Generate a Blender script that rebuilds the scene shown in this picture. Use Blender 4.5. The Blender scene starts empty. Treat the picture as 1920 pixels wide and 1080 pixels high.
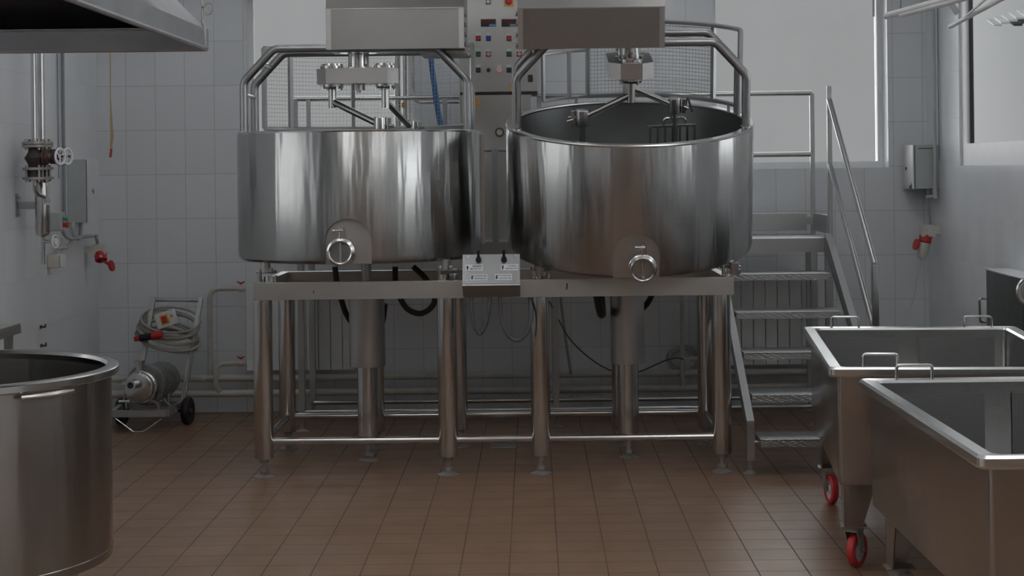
import bpy, bmesh, math, random
from mathutils import Vector, Matrix
random.seed(7)
SC = bpy.context.scene
COL = SC.collection
PI = math.pi
# ------------------------------------------------------------------ camera numbers
FPX, VX, VY, ROLL, CAMH = 3300.0, 998.0, 315.0, 0.0115, 1.63
def P(px, py, Y):
    """point at depth Y seen at photo pixel (px, py)"""
    u, v = px - VX, py - VY
    u0, v0 = u - ROLL * v, v + ROLL * u
    return Vector((u0 * Y / FPX, Y, CAMH - v0 * Y / FPX))
def PZ(px, py, Z):
    u, v = px - VX, py - VY
    u0, v0 = u - ROLL * v, v + ROLL * u
    Y = (CAMH - Z) * FPX / v0
    return Vector((u0 * Y / FPX, Y, Z))
def PX(px, py, X):
    u, v = px - VX, py - VY
    u0, v0 = u - ROLL * v, v + ROLL * u
    Y = X * FPX / u0
    return Vector((X, Y, CAMH - v0 * Y / FPX))

# ------------------------------------------------------------------ materials
def new_mat(name):
    m = bpy.data.materials.new(name); m.use_nodes = True
    nt = m.node_tree; b = nt.nodes['Principled BSDF']
    return m, nt, b
def ramp(nt, fac, stops):
    r = nt.nodes.new('ShaderNodeValToRGB')
    while len(r.color_ramp.elements) < len(stops): r.color_ramp.elements.new(.5)
    for e, (p, c) in zip(r.color_ramp.elements, stops):
        e.position = p; e.color = (*c, 1) if len(c) == 3 else c
    nt.links.new(fac, r.inputs[0]); return r
def plain(name, col, rough=.5, metal=0, noise=.06, scale=14, spec=None, bump=0, coat=0):
    m, nt, b = new_mat(name)
    n = nt.nodes.new('ShaderNodeTexNoise'); n.inputs['Scale'].default_value = scale; n.inputs['Detail'].default_value = 4
    tc = nt.nodes.new('ShaderNodeTexCoord'); nt.links.new(tc.outputs['Object'], n.inputs['Vector'])
    lo = tuple(max(0, c * (1 - noise)) for c in col); hi = tuple(min(1, c * (1 + noise)) for c in col)
    r = ramp(nt, n.outputs['Fac'], [(.3, lo), (.7, hi)])
    nt.links.new(r.outputs[0], b.inputs['Base Color'])
    b.inputs['Roughness'].default_value = rough; b.inputs['Metallic'].default_value = metal
    if spec is not None: b.inputs['Specular IOR Level'].default_value = spec
    if coat: b.inputs['Coat Weight'].default_value = coat
    if bump:
        bp = nt.nodes.new('ShaderNodeBump'); bp.inputs['Strength'].default_value = bump; bp.inputs['Distance'].default_value = .01
        nt.links.new(n.outputs['Fac'], bp.inputs['Height']); nt.links.new(bp.outputs[0], b.inputs['Normal'])
    return m
def steel(name, col=(.56, .56, .55), rough=.3, stretch=(1, 1, 1), var=.10, scale=30, bump=.03, aniso=0, wave=0):
    m, nt, b = new_mat(name)
    tc = nt.nodes.new('ShaderNodeTexCoord'); mp = nt.nodes.new('ShaderNodeMapping')
    mp.inputs['Scale'].default_value = stretch
    nt.links.new(tc.outputs['Object'], mp.inputs[0])
    n = nt.nodes.new('ShaderNodeTexNoise'); n.inputs['Scale'].default_value = scale; n.inputs['Detail'].default_value = 5
    nt.links.new(mp.outputs[0], n.inputs['Vector'])
    n2 = nt.nodes.new('ShaderNodeTexNoise'); n2.inputs['Scale'].default_value = 3.5; n2.inputs['Detail'].default_value = 6
    nt.links.new(tc.outputs['Object'], n2.inputs['Vector'])
    r = ramp(nt, n2.outputs['Fac'], [(.3, tuple(c * (1 - var) for c in col)), (.7, tuple(min(1, c * (1 + var * .5)) for c in col))])
    nt.links.new(r.outputs[0], b.inputs['Base Color'])
    mr = nt.nodes.new('ShaderNodeMapRange')
    mr.inputs['To Min'].default_value = rough * .8; mr.inputs['To Max'].default_value = rough * 1.2
    nt.links.new(n.outputs['Fac'], mr.inputs['Value']); nt.links.new(mr.outputs[0], b.inputs['Roughness'])
    b.inputs['Metallic'].default_value = 1
    if aniso:
        b.inputs['Anisotropic'].default_value = aniso; b.inputs['Anisotropic Rotation'].default_value = .25
        tg = nt.nodes.new('ShaderNodeTangent'); tg.direction_type = 'RADIAL'; tg.axis = 'Z'
        nt.links.new(tg.outputs[0], b.inputs['Tangent'])
    h = n.outputs['Fac']
    bp = nt.nodes.new('ShaderNodeBump'); bp.inputs['Strength'].default_value = bump; bp.inputs['Distance'].default_value = .002
    nt.links.new(h, bp.inputs['Height'])
    if wave:
        mp2 = nt.nodes.new('ShaderNodeMapping'); mp2.inputs['Scale'].default_value = (1, 1, .12)
        nt.links.new(tc.outputs['Object'], mp2.inputs[0])
        n3 = nt.nodes.new('ShaderNodeTexNoise'); n3.inputs['Scale'].default_value = 12; n3.inputs['Detail'].default_value = 2
        nt.links.new(mp2.outputs[0], n3.inputs['Vector'])
        b2 = nt.nodes.new('ShaderNodeBump'); b2.inputs['Strength'].default_value = wave; b2.inputs['Distance'].default_value = .02
        nt.links.new(n3.outputs['Fac'], b2.inputs['Height']); nt.links.new(b2.outputs[0], bp.inputs['Normal'])
    nt.links.new(bp.outputs[0], b.inputs['Normal'])
    return m
def tiles(name, axes, size, origin, c1, c2, mortar, mw, rough, bump=.35, mott=.0, spec=.5, wav=.06):
    m, nt, b = new_mat(name)
    g = nt.nodes.new('ShaderNodeNewGeometry'); sx = nt.nodes.new('ShaderNodeSeparateXYZ')
    nt.links.new(g.outputs['Position'], sx.inputs[0])
    cb = nt.nodes.new('ShaderNodeCombineXYZ')
    for k, ax in enumerate(axes):
        mth = nt.nodes.new('ShaderNodeMath'); mth.operation = 'SUBTRACT'
        nt.links.new(sx.outputs[ax], mth.inputs[0]); mth.inputs[1].default_value = origin[k] - 40 * size[k]
        nt.links.new(mth.outputs[0], cb.inputs[k])
    br = nt.nodes.new('ShaderNodeTexBrick')
    br.offset = 0; br.squash = 1
    nt.links.new(cb.outputs[0], br.inputs['Vector'])
    br.inputs['Color1'].default_value = (*c1, 1); br.inputs['Color2'].default_value = (*c2, 1)
    br.inputs['Mortar'].default_value = (*mortar, 1); br.inputs['Scale'].default_value = 1
    br.inputs['Mortar Size'].default_value = mw; br.inputs['Mortar Smooth'].default_value = .15
    br.inputs['Brick Width'].default_value = size[0]; br.inputs['Row Height'].default_value = size[1]
    br.inputs['Bias'].default_value = 0
    n = nt.nodes.new('ShaderNodeTexNoise'); n.inputs['Scale'].default_value = 5; n.inputs['Detail'].default_value = 2; n.inputs['Roughness'].default_value = .5
    nt.links.new(g.outputs['Position'], n.inputs['Vector'])
    col = br.outputs['Color']
    if mott:
        mx = nt.nodes.new('ShaderNodeMix'); mx.data_type = 'RGBA'; mx.blend_type = 'MULTIPLY'; mx.inputs[0].default_value = mott
        nq = nt.nodes.new('ShaderNodeTexNoise'); nq.inputs['Scale'].default_value = 3.2; nq.inputs['Detail'].default_value = 2
        nt.links.new(g.outputs['Position'], nq.inputs['Vector'])
        r = ramp(nt, nq.outputs['Fac'], [(.25, (.6, .56, .52)), (.75, (1, 1, 1))])
        nt.links.new(col, mx.inputs[6]); nt.links.new(r.outputs[0], mx.inputs[7]); col = mx.outputs[2]
    nt.links.new(col, b.inputs['Base Color'])
    mr = nt.nodes.new('ShaderNodeMapRange'); mr.inputs['From Min'].default_value = .3; mr.inputs['From Max'].default_value = .7
    mr.inputs['To Min'].default_value = rough * .88; mr.inputs['To Max'].default_value = rough * 1.12
    nt.links.new(n.outputs['Fac'], mr.inputs['Value'])
    mr2 = nt.nodes.new('ShaderNodeMath'); mr2.operation = 'MAXIMUM'
    mm = nt.nodes.new('ShaderNodeMath'); mm.operation = 'MULTIPLY'; mm.inputs[1].default_value = .7
    nt.links.new(br.outputs['Fac'], mm.inputs[0])
    nt.links.new(mr.outputs[0], mr2.inputs[0]); nt.links.new(mm.outputs[0], mr2.inputs[1])
    nt.links.new(mr2.outputs[0], b.inputs['Roughness'])
    b.inputs['Specular IOR Level'].default_value = spec
    inv = nt.nodes.new('ShaderNodeMath'); inv.operation = 'SUBTRACT'; inv.inputs[0].default_value = 1
    nt.links.new(br.outputs['Fac'], inv.inputs[1])
    bp = nt.nodes.new('ShaderNodeBump'); bp.inputs['Strength'].default_value = bump; bp.inputs['Distance'].default_value = .002
    nt.links.new(inv.outputs[0], bp.inputs['Height'])
    n4 = nt.nodes.new('ShaderNodeTexNoise'); n4.inputs['Scale'].default_value = 2.2; n4.inputs['Detail'].default_value = 1
    nt.links.new(g.outputs['Position'], n4.inputs['Vector'])
    bp2 = nt.nodes.new('ShaderNodeBump'); bp2.inputs['Strength'].default_value = wav; bp2.inputs['Distance'].default_value = .02
    nt.links.new(n4.outputs['Fac'], bp2.inputs['Height']); nt.links.new(bp2.outputs[0], bp.inputs['Normal'])
    nt.links.new(bp.outputs[0], b.inputs['Normal'])
    return m
def tread_plate(name):
    m, nt, b = new_mat(name)
    tc = nt.nodes.new('ShaderNodeTexCoord')
    mp = nt.nodes.new('ShaderNodeMapping'); mp.inputs['Rotation'].default_value = (0, .7, .7)
    mp.inputs['Scale'].default_value = (36, 95, 95)
    nt.links.new(tc.outputs['Object'], mp.inputs[0])
    v = nt.nodes.new('ShaderNodeTexVoronoi'); v.inputs['Scale'].default_value = 1; v.inputs['Randomness'].default_value = .1
    nt.links.new(mp.outputs[0], v.inputs['Vector'])
    r = ramp(nt, v.outputs['Distance'], [(.25, (1, 1, 1)), (.45, (0, 0, 0))])
    bp = nt.nodes.new('ShaderNodeBump'); bp.inputs['Strength'].default_value = .45; bp.inputs['Distance'].default_value = .004
    nt.links.new(r.outputs[0], bp.inputs['Height']); nt.links.new(bp.outputs[0], b.inputs['Normal'])
    b.inputs['Base Color'].default_value = (.42, .43, .43, 1); b.inputs['Metallic'].default_value = 1; b.inputs['Roughness'].default_value = .42
    return m
def perforated(name):
    m, nt, b = new_mat(name)
    tc = nt.nodes.new('ShaderNodeTexCoord')
    mp = nt.nodes.new('ShaderNodeMapping'); mp.inputs['Scale'].default_value = (170, 170, 170); nt.links.new(tc.outputs['Object'], mp.inputs[0])
    v = nt.nodes.new('ShaderNodeTexVoronoi'); v.inputs['Scale'].default_value = 1; v.inputs['Randomness'].default_value = 0
    nt.links.new(mp.outputs[0], v.inputs['Vector'])
    r = ramp(nt, v.outputs['Distance'], [(.30, (.05, .05, .05)), (.40, (.30, .30, .30))])
    nt.links.new(r.outputs[0], b.inputs['Base Color']); b.inputs['Metallic'].default_value = .9; b.inputs['Roughness'].default_value = .45
    return m
def glass(name, rough=.02):
    m = bpy.data.materials.new(name); m.use_nodes = True; nt = m.node_tree
    for n in list(nt.nodes): nt.nodes.remove(n)
    o = nt.nodes.new('ShaderNodeOutputMaterial'); mx = nt.nodes.new('ShaderNodeMixShader')
    t = nt.nodes.new('ShaderNodeBsdfTransparent'); g = nt.nodes.new('ShaderNodeBsdfGlossy'); f = nt.nodes.new('ShaderNodeFresnel')
    g.inputs['Roughness'].default_value = rough; f.inputs['IOR'].default_value = 1.2
    nz = nt.nodes.new('ShaderNodeTexNoise'); nz.inputs['Scale'].default_value = 2
    r = ramp(nt, nz.outputs['Fac'], [(.3, (.97, .98, .98)), (.7, (1, 1, 1))]); nt.links.new(r.outputs[0], t.inputs[0])
    nt.links.new(f.outputs[0], mx.inputs[0]); nt.links.new(t.outputs[0], mx.inputs[1]); nt.links.new(g.outputs[0], mx.inputs[2])
    nt.links.new(mx.outputs[0], o.inputs[0]); return m
def lamp(name, col, s):
    m, nt, b = new_mat(name)
    b.inputs['Emission Color'].default_value = (*col, 1); b.inputs['Emission Strength'].default_value = s
    b.inputs['Base Color'].default_value = (.8, .8, .8, 1); return m

M = {}
M['vat'] = steel('brushed_vat_steel', (.425, .425, .42), .22, (1, 1, 40), .10, 10, .03, aniso=.85, wave=.28)
M['vat2'] = steel('brushed_kettle_steel', (.36, .345, .33), .22, (1, 1, 40), .10, 10, .03, aniso=.8, wave=.18)
M['tub'] = steel('inner_tub_steel', (.30, .31, .31), .37, (1, 1, 20), .1, 8, .02, aniso=.5)
M['tube'] = steel('polished_tube_steel', (.58, .58, .57), .20, (1, 1, 1), .03, 12, 0)
M['sheet'] = steel('satin_sheet_steel', (.55, .55, .54), .38, (1, 8, 8), .07, 20, .03)
M['gear'] = steel('cast_gear_steel', (.50, .49, .48), .40, (1, 1, 1), .07, 20, .03)
M['cart'] = steel('cart_sheet_steel', (.46, .46, .455), .22, (1, 1, 6), .08, 16, .02, wave=.05)
M['rimw'] = steel('rolled_rim_steel', (.84, .85, .85), .22, (1, 1, 1), .04, 16, .01)
M['stair'] = steel('stair_steel', (.46, .47, .47), .40, (1, 1, 1), .08, 20, .03)
M['tread'] = tread_plate('diamond_tread_plate')
M['perf'] = perforated('perforated_steel')
M['dark'] = plain('black_rubber', (.012, .012, .013), .55)
M['hose'] = plain('black_hose', (.02, .018, .017), .45)
M['greyhose'] = plain('grey_cable', (.075, .08, .085), .5)
M['cable'] = plain('beige_grey_cable', (.36, .34, .30), .55)
M['white'] = plain('white_enamel', (.74, .76, .77), .35, noise=.03)
M['pvc'] = plain('white_window_frame', (.85, .86, .86), .4, noise=.02)
M['pipew'] = plain('painted_pipe', (.56, .54, .50), .45, noise=.08)
M['boxg'] = plain('grey_green_enamel', (.46, .50, .50), .45, noise=.04)
M['boxw'] = plain('pale_grey_enamel', (.68, .70, .71), .4, noise=.03)
M['plug'] = plain('plug_plastic', (.62, .60, .55), .5)
M['red'] = plain('red_plastic', (.50, .030, .030), .4)
M['wheel'] = plain('red_polyurethane', (.55, .035, .04), .35, noise=.1)
M['redbrown'] = plain('rusty_valve_iron', (.10, .055, .045), .6, noise=.4, scale=40, bump=.3)
M['iron'] = plain('dark_iron', (.05, .04, .045), .55, noise=.3)
M['flange'] = plain('zinc_flange', (.36, .34, .32), .45, metal=.7, noise=.15)
M['blue'] = plain('blue_hose', (.020, .115, .30), .45)
M['bluep'] = plain('blue_plastic', (.02, .04, .45), .4)
M['navy'] = plain('navy_enamel', (.05, .05, .16), .4)
M['orange'] = plain('orange_plastic', (.62, .32, .07), .45)
M['yellow'] = plain('yellow_plate', (.80, .50, .12), .45)
M['green'] = plain('green_plastic', (.02, .12, .06), .4)
M['greenp'] = plain('light_green_plastic', (.16, .42, .30), .4)
M['pink'] = plain('pink_lens', (.75, .28, .27), .4)
M['pinkl'] = plain('pale_pink_cap', (.80, .45, .45), .4)
M['lens'] = plain('dark_red_display', (.10, .012, .012), .25)
M['sticker'] = plain('blue_sticker', (.10, .30, .48), .5)
M['label'] = plain('label_white', (.60, .62, .65), .5, noise=.02)
M['tag'] = plain('tag_grey', (.55, .60, .56), .5)
M['ink'] = plain('label_ink', (.03, .03, .04), .6)
M['inkblue'] = plain('label_blue_ink', (.05, .10, .32), .6)
M['brown'] = plain('brown_gauge', (.13, .075, .05), .45)
M['strip'] = plain('yellow_strip', (.55, .42, .20), .5)
M['conduit'] = plain('grey_conduit', (.27, .29, .32), .45)
M['conduitl'] = plain('pale_conduit', (.48, .50, .50), .5)
M['machine'] = steel('dark_machine_steel', (.20, .21, .21), .37, (1, 1, 1), .08, 12, .01)
M['satin'] = steel('satin_tube_steel', (.36, .365, .37), .37, (1, 1, 1), .04, 12, 0)
M['housing'] = steel('housing_steel', (.34, .335, .33), .37, (1, 8, 8), .06, 20, .02)
M['hood'] = steel('hood_steel', (.50, .51, .53), .40, (1, 1, 1), .15, 10, .03)
M['hub'] = plain('nylon_hub', (.60, .58, .55), .45)
M['motor'] = plain('worn_motor_paint', (.30, .295, .29), .42, metal=.75, noise=.35, scale=18)
M['plaster'] = plain('painted_ceiling', (.70, .70, .69), .7)
M['rear'] = plain('rear_wall_paint', (.36, .32, .29), .7)
M['glass'] = glass('window_glass')
M['sight'] = plain('valve_bore', (.34, .35, .35), .3, metal=.9)

TW = ((.78, .81, .845), (.74, .77, .80), (.55, .57, .59))
M['tile_back'] = tiles('white_wall_tiles_back', (0, 2), (.2, .3), (-2.75, .1145), *TW, .0028, .215, .3)
M['tile_side'] = tiles('white_wall_tiles_side', (1, 2), (.2, .3), (10.82, .1145), *TW, .0028, .215, .3)
M['floor'] = tiles('brown_floor_tiles', (0, 1), (.2, .2), (.288, 9.27), (.250, .150, .092), (.222, .132, .080), (.10, .065, .05), .0030, .345, .5, mott=.30, spec=.6, wav=.012)

# ------------------------------------------------------------------ mesh builder
def fillet(pts, r, n=5):
    pts = [Vector(p) for p in pts]
    if r <= 0 or len(pts) < 3: return pts
    out = [pts[0]]
    for a, b, c in zip(pts, pts[1:], pts[2:]):
        d1, d2 = (a - b), (c - b); l = min(d1.length, d2.length) * .49
        ang = d1.angle(d2, PI)
        if ang > PI - .02: out.append(b); continue
        t = min(r / math.tan(ang / 2), l)
        p, q = b + d1.normalized() * t, b + d2.normalized() * t
        for k in range(n + 1):
            s = k / n
            out.append(p * (1 - s) ** 2 + b * 2 * s * (1 - s) + q * s ** 2)
    out.append(pts[-1]); return out
class MB:
    def __init__(s): s.b = bmesh.new(); s.bev = False
    def _t(s, geom, mat):
        bmesh.ops.transform(s.b, matrix=mat, verts=geom)
    def box(s, c, d, bev=0, rot=None):
        r = bmesh.ops.create_cube(s.b, size=1)
        vs = r['verts']
        s._t(vs, Matrix.Diagonal((d[0], d[1], d[2], 1)))
        if bev:
            s.bev = True
            es = list({e for v in vs for e in v.link_edges})
            bb = bmesh.ops.bevel(s.b, geom=es, offset=min(bev, min(d) * .45), segments=2, affect='EDGES', profile=.5)
            vs = list({v for f in bb['faces'] for v in f.verts} | {v for v in vs if v.is_valid})
        if rot is not None: s._t(vs, rot.to_4x4() if isinstance(rot, Matrix) else Matrix.Rotation(rot, 4, 'Z'))
        s._t(vs, Matrix.Translation(c)); return s
    def bar(s, a, b, w, h, up=(0, 0, 1), bev=0):
        a, b = Vector(a), Vector(b); d = b - a; L = d.length
        x = d.normalized(); z = Vector(up); y = z.cross(x)
        if y.length < 1e-5: y = Vector((0, 1, 0)).cross(x)
        y.normalize(); z = x.cross(y)
        m = Matrix((x, y, z)).transposed()
        return s.box((a + b) / 2, (L, w, h), bev, m)
    def cyl(s, a, b, r, r2=None, seg=24):
        return s.tube([a, b], r, seg, radii=[r, r if r2 is None else r2])
    def tube(s, pts, r, seg=12, radii=None, closed=False, flat=1.0):
        pts = [Vector(p) for p in pts]; n = len(pts); rings = []
        def tan(i):
            if closed: return (pts[(i + 1) % n] - pts[i - 1]).normalized()
            if i == 0: return (pts[1] - pts[0]).normalized()
            if i == n - 1: return (pts[-1] - pts[-2]).normalized()
            return ((pts[i + 1] - pts[i]).normalized() + (pts[i] - pts[i - 1]).normalized()).normalized()
        t = tan(0); up = Vector((0, 0, 1)) if abs(t.z) < .9 else Vector((0, 1, 0))
        nrm = (up - t * up.dot(t)).normalized()
        for i in range(n):
            t = tan(i); nrm = (nrm - t * nrm.dot(t)).normalized(); bn = t.cross(nrm)
            rr = radii[i] if radii else r
            rings.append([s.b.verts.new(pts[i] + (nrm * math.cos(2 * PI * k / seg) * flat + bn * math.sin(2 * PI * k / seg)) * rr) for k in range(seg)])
        m = n if closed else n - 1
        for i in range(m):
            A, B = rings[i], rings[(i + 1) % n]
            for k in range(seg):
                s.b.faces.new((A[k], A[(k + 1) % seg], B[(k + 1) % seg], B[k]))
        if not closed:
            s.b.faces.new(list(reversed(rings[0]))); s.b.faces.new(rings[-1])
        return s
    def lathe(s, prof, seg=96, c=(0, 0, 0), axis=None, closed=False):
        """prof: (r, z) list, around +z (or around axis vector)"""
        c = Vector(c)
        if axis is None: q = Matrix.Identity(3)
        else: q = Vector((0, 0, 1)).rotation_difference(Vector(axis).normalized()).to_matrix()
        rings = []
        for r, z in prof:
            if r < 1e-6: rings.append([s.b.verts.new(c + q @ Vector((0, 0, z)))])
            else: rings.append([s.b.verts.new(c + q @ Vector((r * math.cos(2 * PI * k / seg), r * math.sin(2 * PI * k / seg), z))) for k in range(seg)])
        pr = list(zip(rings, rings[1:])) + ([(rings[-1], rings[0])] if closed else [])
        for A, B in pr:
            for k in range(seg):
                k2 = (k + 1) % seg
                if len(A) == 1 and len(B) == 1: continue
                if len(A) == 1: s.b.faces.new((A[0], B[k2], B[k]))
                elif len(B) == 1: s.b.faces.new((A[k], A[k2], B[0]))
                else: s.b.faces.new((A[k], A[k2], B[k2], B[k]))
        return s
    def prism(s, poly, o, ux, uy, depth):
        """poly in (ux,uy) plane from o, extruded by vector depth"""
        o, ux, uy, depth = Vector(o), Vector(ux), Vector(uy), Vector(depth)
        A = [s.b.verts.new(o + ux * p[0] + uy * p[1]) for p in poly]
        B = [s.b.verts.new(v.co + depth) for v in A]
        n = len(poly)
        s.b.faces.new(A); s.b.faces.new(list(reversed(B)))
        for k in range(n): s.b.faces.new((A[k], B[k], B[(k + 1) % n], A[(k + 1) % n]))
        return s
    def sphere(s, c, r, sc=(1, 1, 1), seg=16):
        v = bmesh.ops.create_uvsphere(s.b, u_segments=seg, v_segments=seg // 2 + 2, radius=r)['verts']
        s._t(v, Matrix.Diagonal((*sc, 1))); s._t(v, Matrix.Translation(c)); return s
    def quad(s, a, b, c, d):
        s.b.faces.new([s.b.verts.new(Vector(p)) for p in (a, b, c, d)]); return s
    def torus(s, c, R, r, axis=(0, 0, 1), seg=40, sseg=10):
        q = Vector((0, 0, 1)).rotation_difference(Vector(axis).normalized()).to_matrix(); c = Vector(c)
        return s.tube([c + q @ Vector((R * math.cos(2 * PI * k / seg), R * math.sin(2 * PI * k / seg), 0)) for k in range(seg)], r, sseg, closed=True)

ROOTOFF = {}
def root_of(o):
    while o.parent: o = o.parent
    return o
def tag(o, label=None, cat=None, group=None, kind=None):
    if label: o['label'] = label
    if cat: o['category'] = cat
    if group: o['group'] = group
    if kind: o['kind'] = kind
    return o
def mesh_of(name, mb, mat, smooth, off):
    me = bpy.data.meshes.new(name)
    bmesh.ops.recalc_face_normals(mb.b, faces=mb.b.faces)
    if off.length: bmesh.ops.translate(mb.b, vec=-off, verts=mb.b.verts)
    mb.b.to_mesh(me); mb.b.free()
    for p in me.polygons: p.use_smooth = True
    me.set_sharp_from_angle(angle=math.radians(smooth))
    if mat: me.materials.append(mat)
    return me
def obj(name, mb, mat, parent=None, label=None, cat=None, group=None, kind=None, smooth=35, keep=False):
    if parent is None:
        if keep: off = Vector((0, 0, 0))
        else:
            vs = [v.co for v in mb.b.verts]
            off = Vector(((min(v.x for v in vs) + max(v.x for v in vs)) / 2, (min(v.y for v in vs) + max(v.y for v in vs)) / 2, min(v.z for v in vs)))
    else: off = ROOTOFF[root_of(parent).name]
    o = bpy.data.objects.new(name, mesh_of(name, mb, mat, smooth, off)); COL.objects.link(o)
    if getattr(mb, 'bev', False):
        wn = o.modifiers.new('weighted', 'WEIGHTED_NORMAL'); wn.keep_sharp = True
    if parent is None: o.location = off; ROOTOFF[o.name] = off.copy()
    else: o.parent = parent
    return tag(o, label, cat, group, kind)
def thing(name, label, cat, loc=(0, 0, 0), rot=(0, 0, 0), group=None, local=False, kind=None):
    o = bpy.data.objects.new(name, None); o.empty_display_size = .1; COL.objects.link(o)
    o.location = loc; o.rotation_euler = rot
    ROOTOFF[o.name] = Vector((0, 0, 0)) if local else Vector(loc)
    return tag(o, label, cat, group, kind)
def dup(o, parent=None):
    c = o.copy(); COL.objects.link(c)
    if parent: c.parent = parent
    for ch in o.children: dup(ch, c)
    return c
def text_mesh(body, size, align='LEFT'):
    cu = bpy.data.curves.new('t', 'FONT'); cu.body = body; cu.size = size; cu.align_x = align; cu.align_y = 'CENTER'
    cu.extrude = .0004; cu.resolution_u = 3
    t = bpy.data.objects.new('t', cu); COL.objects.link(t)
    dg = bpy.context.evaluated_depsgraph_get(); me = bpy.data.meshes.new_from_object(t.evaluated_get(dg))
    bpy.data.objects.remove(t); b = MB(); b.b.from_mesh(me); bpy.data.meshes.remove(me); return b
def place(mb, o, ux, uy):
    ux, uy = Vector(ux).normalized(), Vector(uy).normalized(); uz = ux.cross(uy)
    m = Matrix((ux, uy, uz)).transposed().to_4x4(); m.translation = Vector(o)
    bmesh.ops.transform(mb.b, matrix=m, verts=mb.b.verts); return mb
def merge(a, b):
    me = bpy.data.meshes.new('m'); b.b.to_mesh(me); b.b.free(); a.b.from_mesh(me); bpy.data.meshes.remove(me); return a
def coil(c, rx, rz, n, jit, up, side, turns_pts=28, nrm=(0, 1, 0), spread=.0):
    c, up, side, nrm = Vector(c), Vector(up), Vector(side), Vector(nrm); out = []
    for t in range(n):
        a, b2 = rx * (1 + random.uniform(-jit, jit)), rz * (1 + random.uniform(-jit, jit))
        ox, oz = random.uniform(-jit, jit) * rx * .6, random.uniform(-jit, jit) * rz * .8
        tilt = random.uniform(-.15, .15)
        for k in range(turns_pts):
            th = 2 * PI * k / turns_pts
            x, z = a * math.cos(th), b2 * math.sin(th) + tilt * a * math.cos(th)
            out.append(c + side * (x + ox) + up * (z + oz) + nrm * (spread * (t / max(1, n - 1) - .5) + .004 * math.sin(3 * th + t)))
    return out

# ================================================================== SETTING
WL, WR, WB, WF, CEIL = -2.946, 2.68, 11.93, -1.6, 3.6
def wall_plane(name, mat, fix, ax, lo, hi, zlo, zhi, holes, th, sign):
    """wall slab in axis ax (0=x,1=y) with rectangular openings; fix = inner face coordinate, thickness th going sign"""
    b = MB(); xs = sorted({lo, hi} | {h[0] for h in holes} | {h[1] for h in holes})
    for x0, x1 in zip(xs, xs[1:]):
        hs = [h for h in holes if h[0] < (x0 + x1) / 2 < h[1]]
        segs = [(zlo, hs[0][2]), (hs[0][3], zhi)] if hs else [(zlo, zhi)]
        for z0, z1 in segs:
            f = fix + sign * th / 2
            c = ((x0 + x1) / 2, f, (z0 + z1) / 2) if ax == 0 else (f, (x0 + x1) / 2, (z0 + z1) / 2)
            d = (x1 - x0, th, z1 - z0) if ax == 0 else (th, x1 - x0, z1 - z0)
            b.box(c, d)
    return obj(name, b, mat, kind='structure', keep=True)
b = MB().box(((WL + WR) / 2, (WF + WB) / 2, -.05), (WR - WL + 1, WB - WF + 1, .1)); obj('floor', b, M['floor'], kind='structure', keep=True)
b = MB().box(((WL + WR) / 2, (WF + WB) / 2, CEIL + .05), (WR - WL + 1, WB - WF + 1, .1)); obj('ceiling', b, M['plaster'], kind='structure', keep=True)
H1 = (-1.945, -.80, 1.60, 2.86); H2 = (1.237, 2.415, 1.605, 2.86)
wall_plane('wall_back', M['tile_back'], WB, 0, WL - .45, WR + .02, 0, CEIL, [H1, H2], .45, 1)
HR = [(9.0, 11.03, 1.615, 2.95), (5.6, 7.6, 1.615, 2.95), (1.5, 4.2, 1.615, 2.95)]
wall_plane('wall_right', M['tile_side'], WR, 1, WF, WB, 0, CEIL, HR, .15, 1)
HL = [(6.9, 8.9, 1.35, 2.9), (2.6, 5.2, 1.35, 2.9)]
wall_plane('wall_left', M['tile_side'], WL, 1, WF, WB, 0, CEIL, HL, .335, -1)
obj('wall_front', MB().box(((WL + WR) / 2, WF - .1, CEIL / 2), (WR - WL + .9, .2, CEIL)), M['rear'], kind='structure', keep=True)
def window(n, a, b2, z0, z1, axis, plane, fw=.035, low=.01, ft=.07):
    w = thing('window_%d' % n, None, None, kind='structure')
    fr = MB(); gl = MB()
    def bx(u0, u1, v0, v1, t, mb):
        c = ((u0 + u1) / 2, plane, (v0 + v1) / 2) if axis == 0 else (plane, (u0 + u1) / 2, (v0 + v1) / 2)
        d = (u1 - u0, t, v1 - v0) if axis == 0 else (t, u1 - u0, v1 - v0)
        mb.box(c, d)
    bx(a, b2, z0, z0 + fw + low, ft, fr); bx(a, b2, z1 - fw, z1, ft, fr)
    bx(a, a + fw, z0 + fw + low, z1 - fw, ft, fr); bx(b2 - fw, b2, z0 + fw + low, z1 - fw, ft, fr)
    bx(a + fw, b2 - fw, z0 + fw + low, z1 - fw, .006, gl)
    obj('window_frame', fr, M['pvc'], w); obj('window_pane', gl, M['glass'], w)
window(1, H1[0], H1[1], H1[2], H1[3], 0, WB + .22)
window(2, H2[0], H2[1], H2[2], H2[3], 0, WB + .22)
for k, h in enumerate(HR): window(3 + k, h[0], h[1], h[2], h[3], 1, WR + .03, low=.10, ft=.03)
for k, h in enumerate(HL): window(6 + k, h[0], h[1], h[2], h[3], 1, WL - .3)

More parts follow.
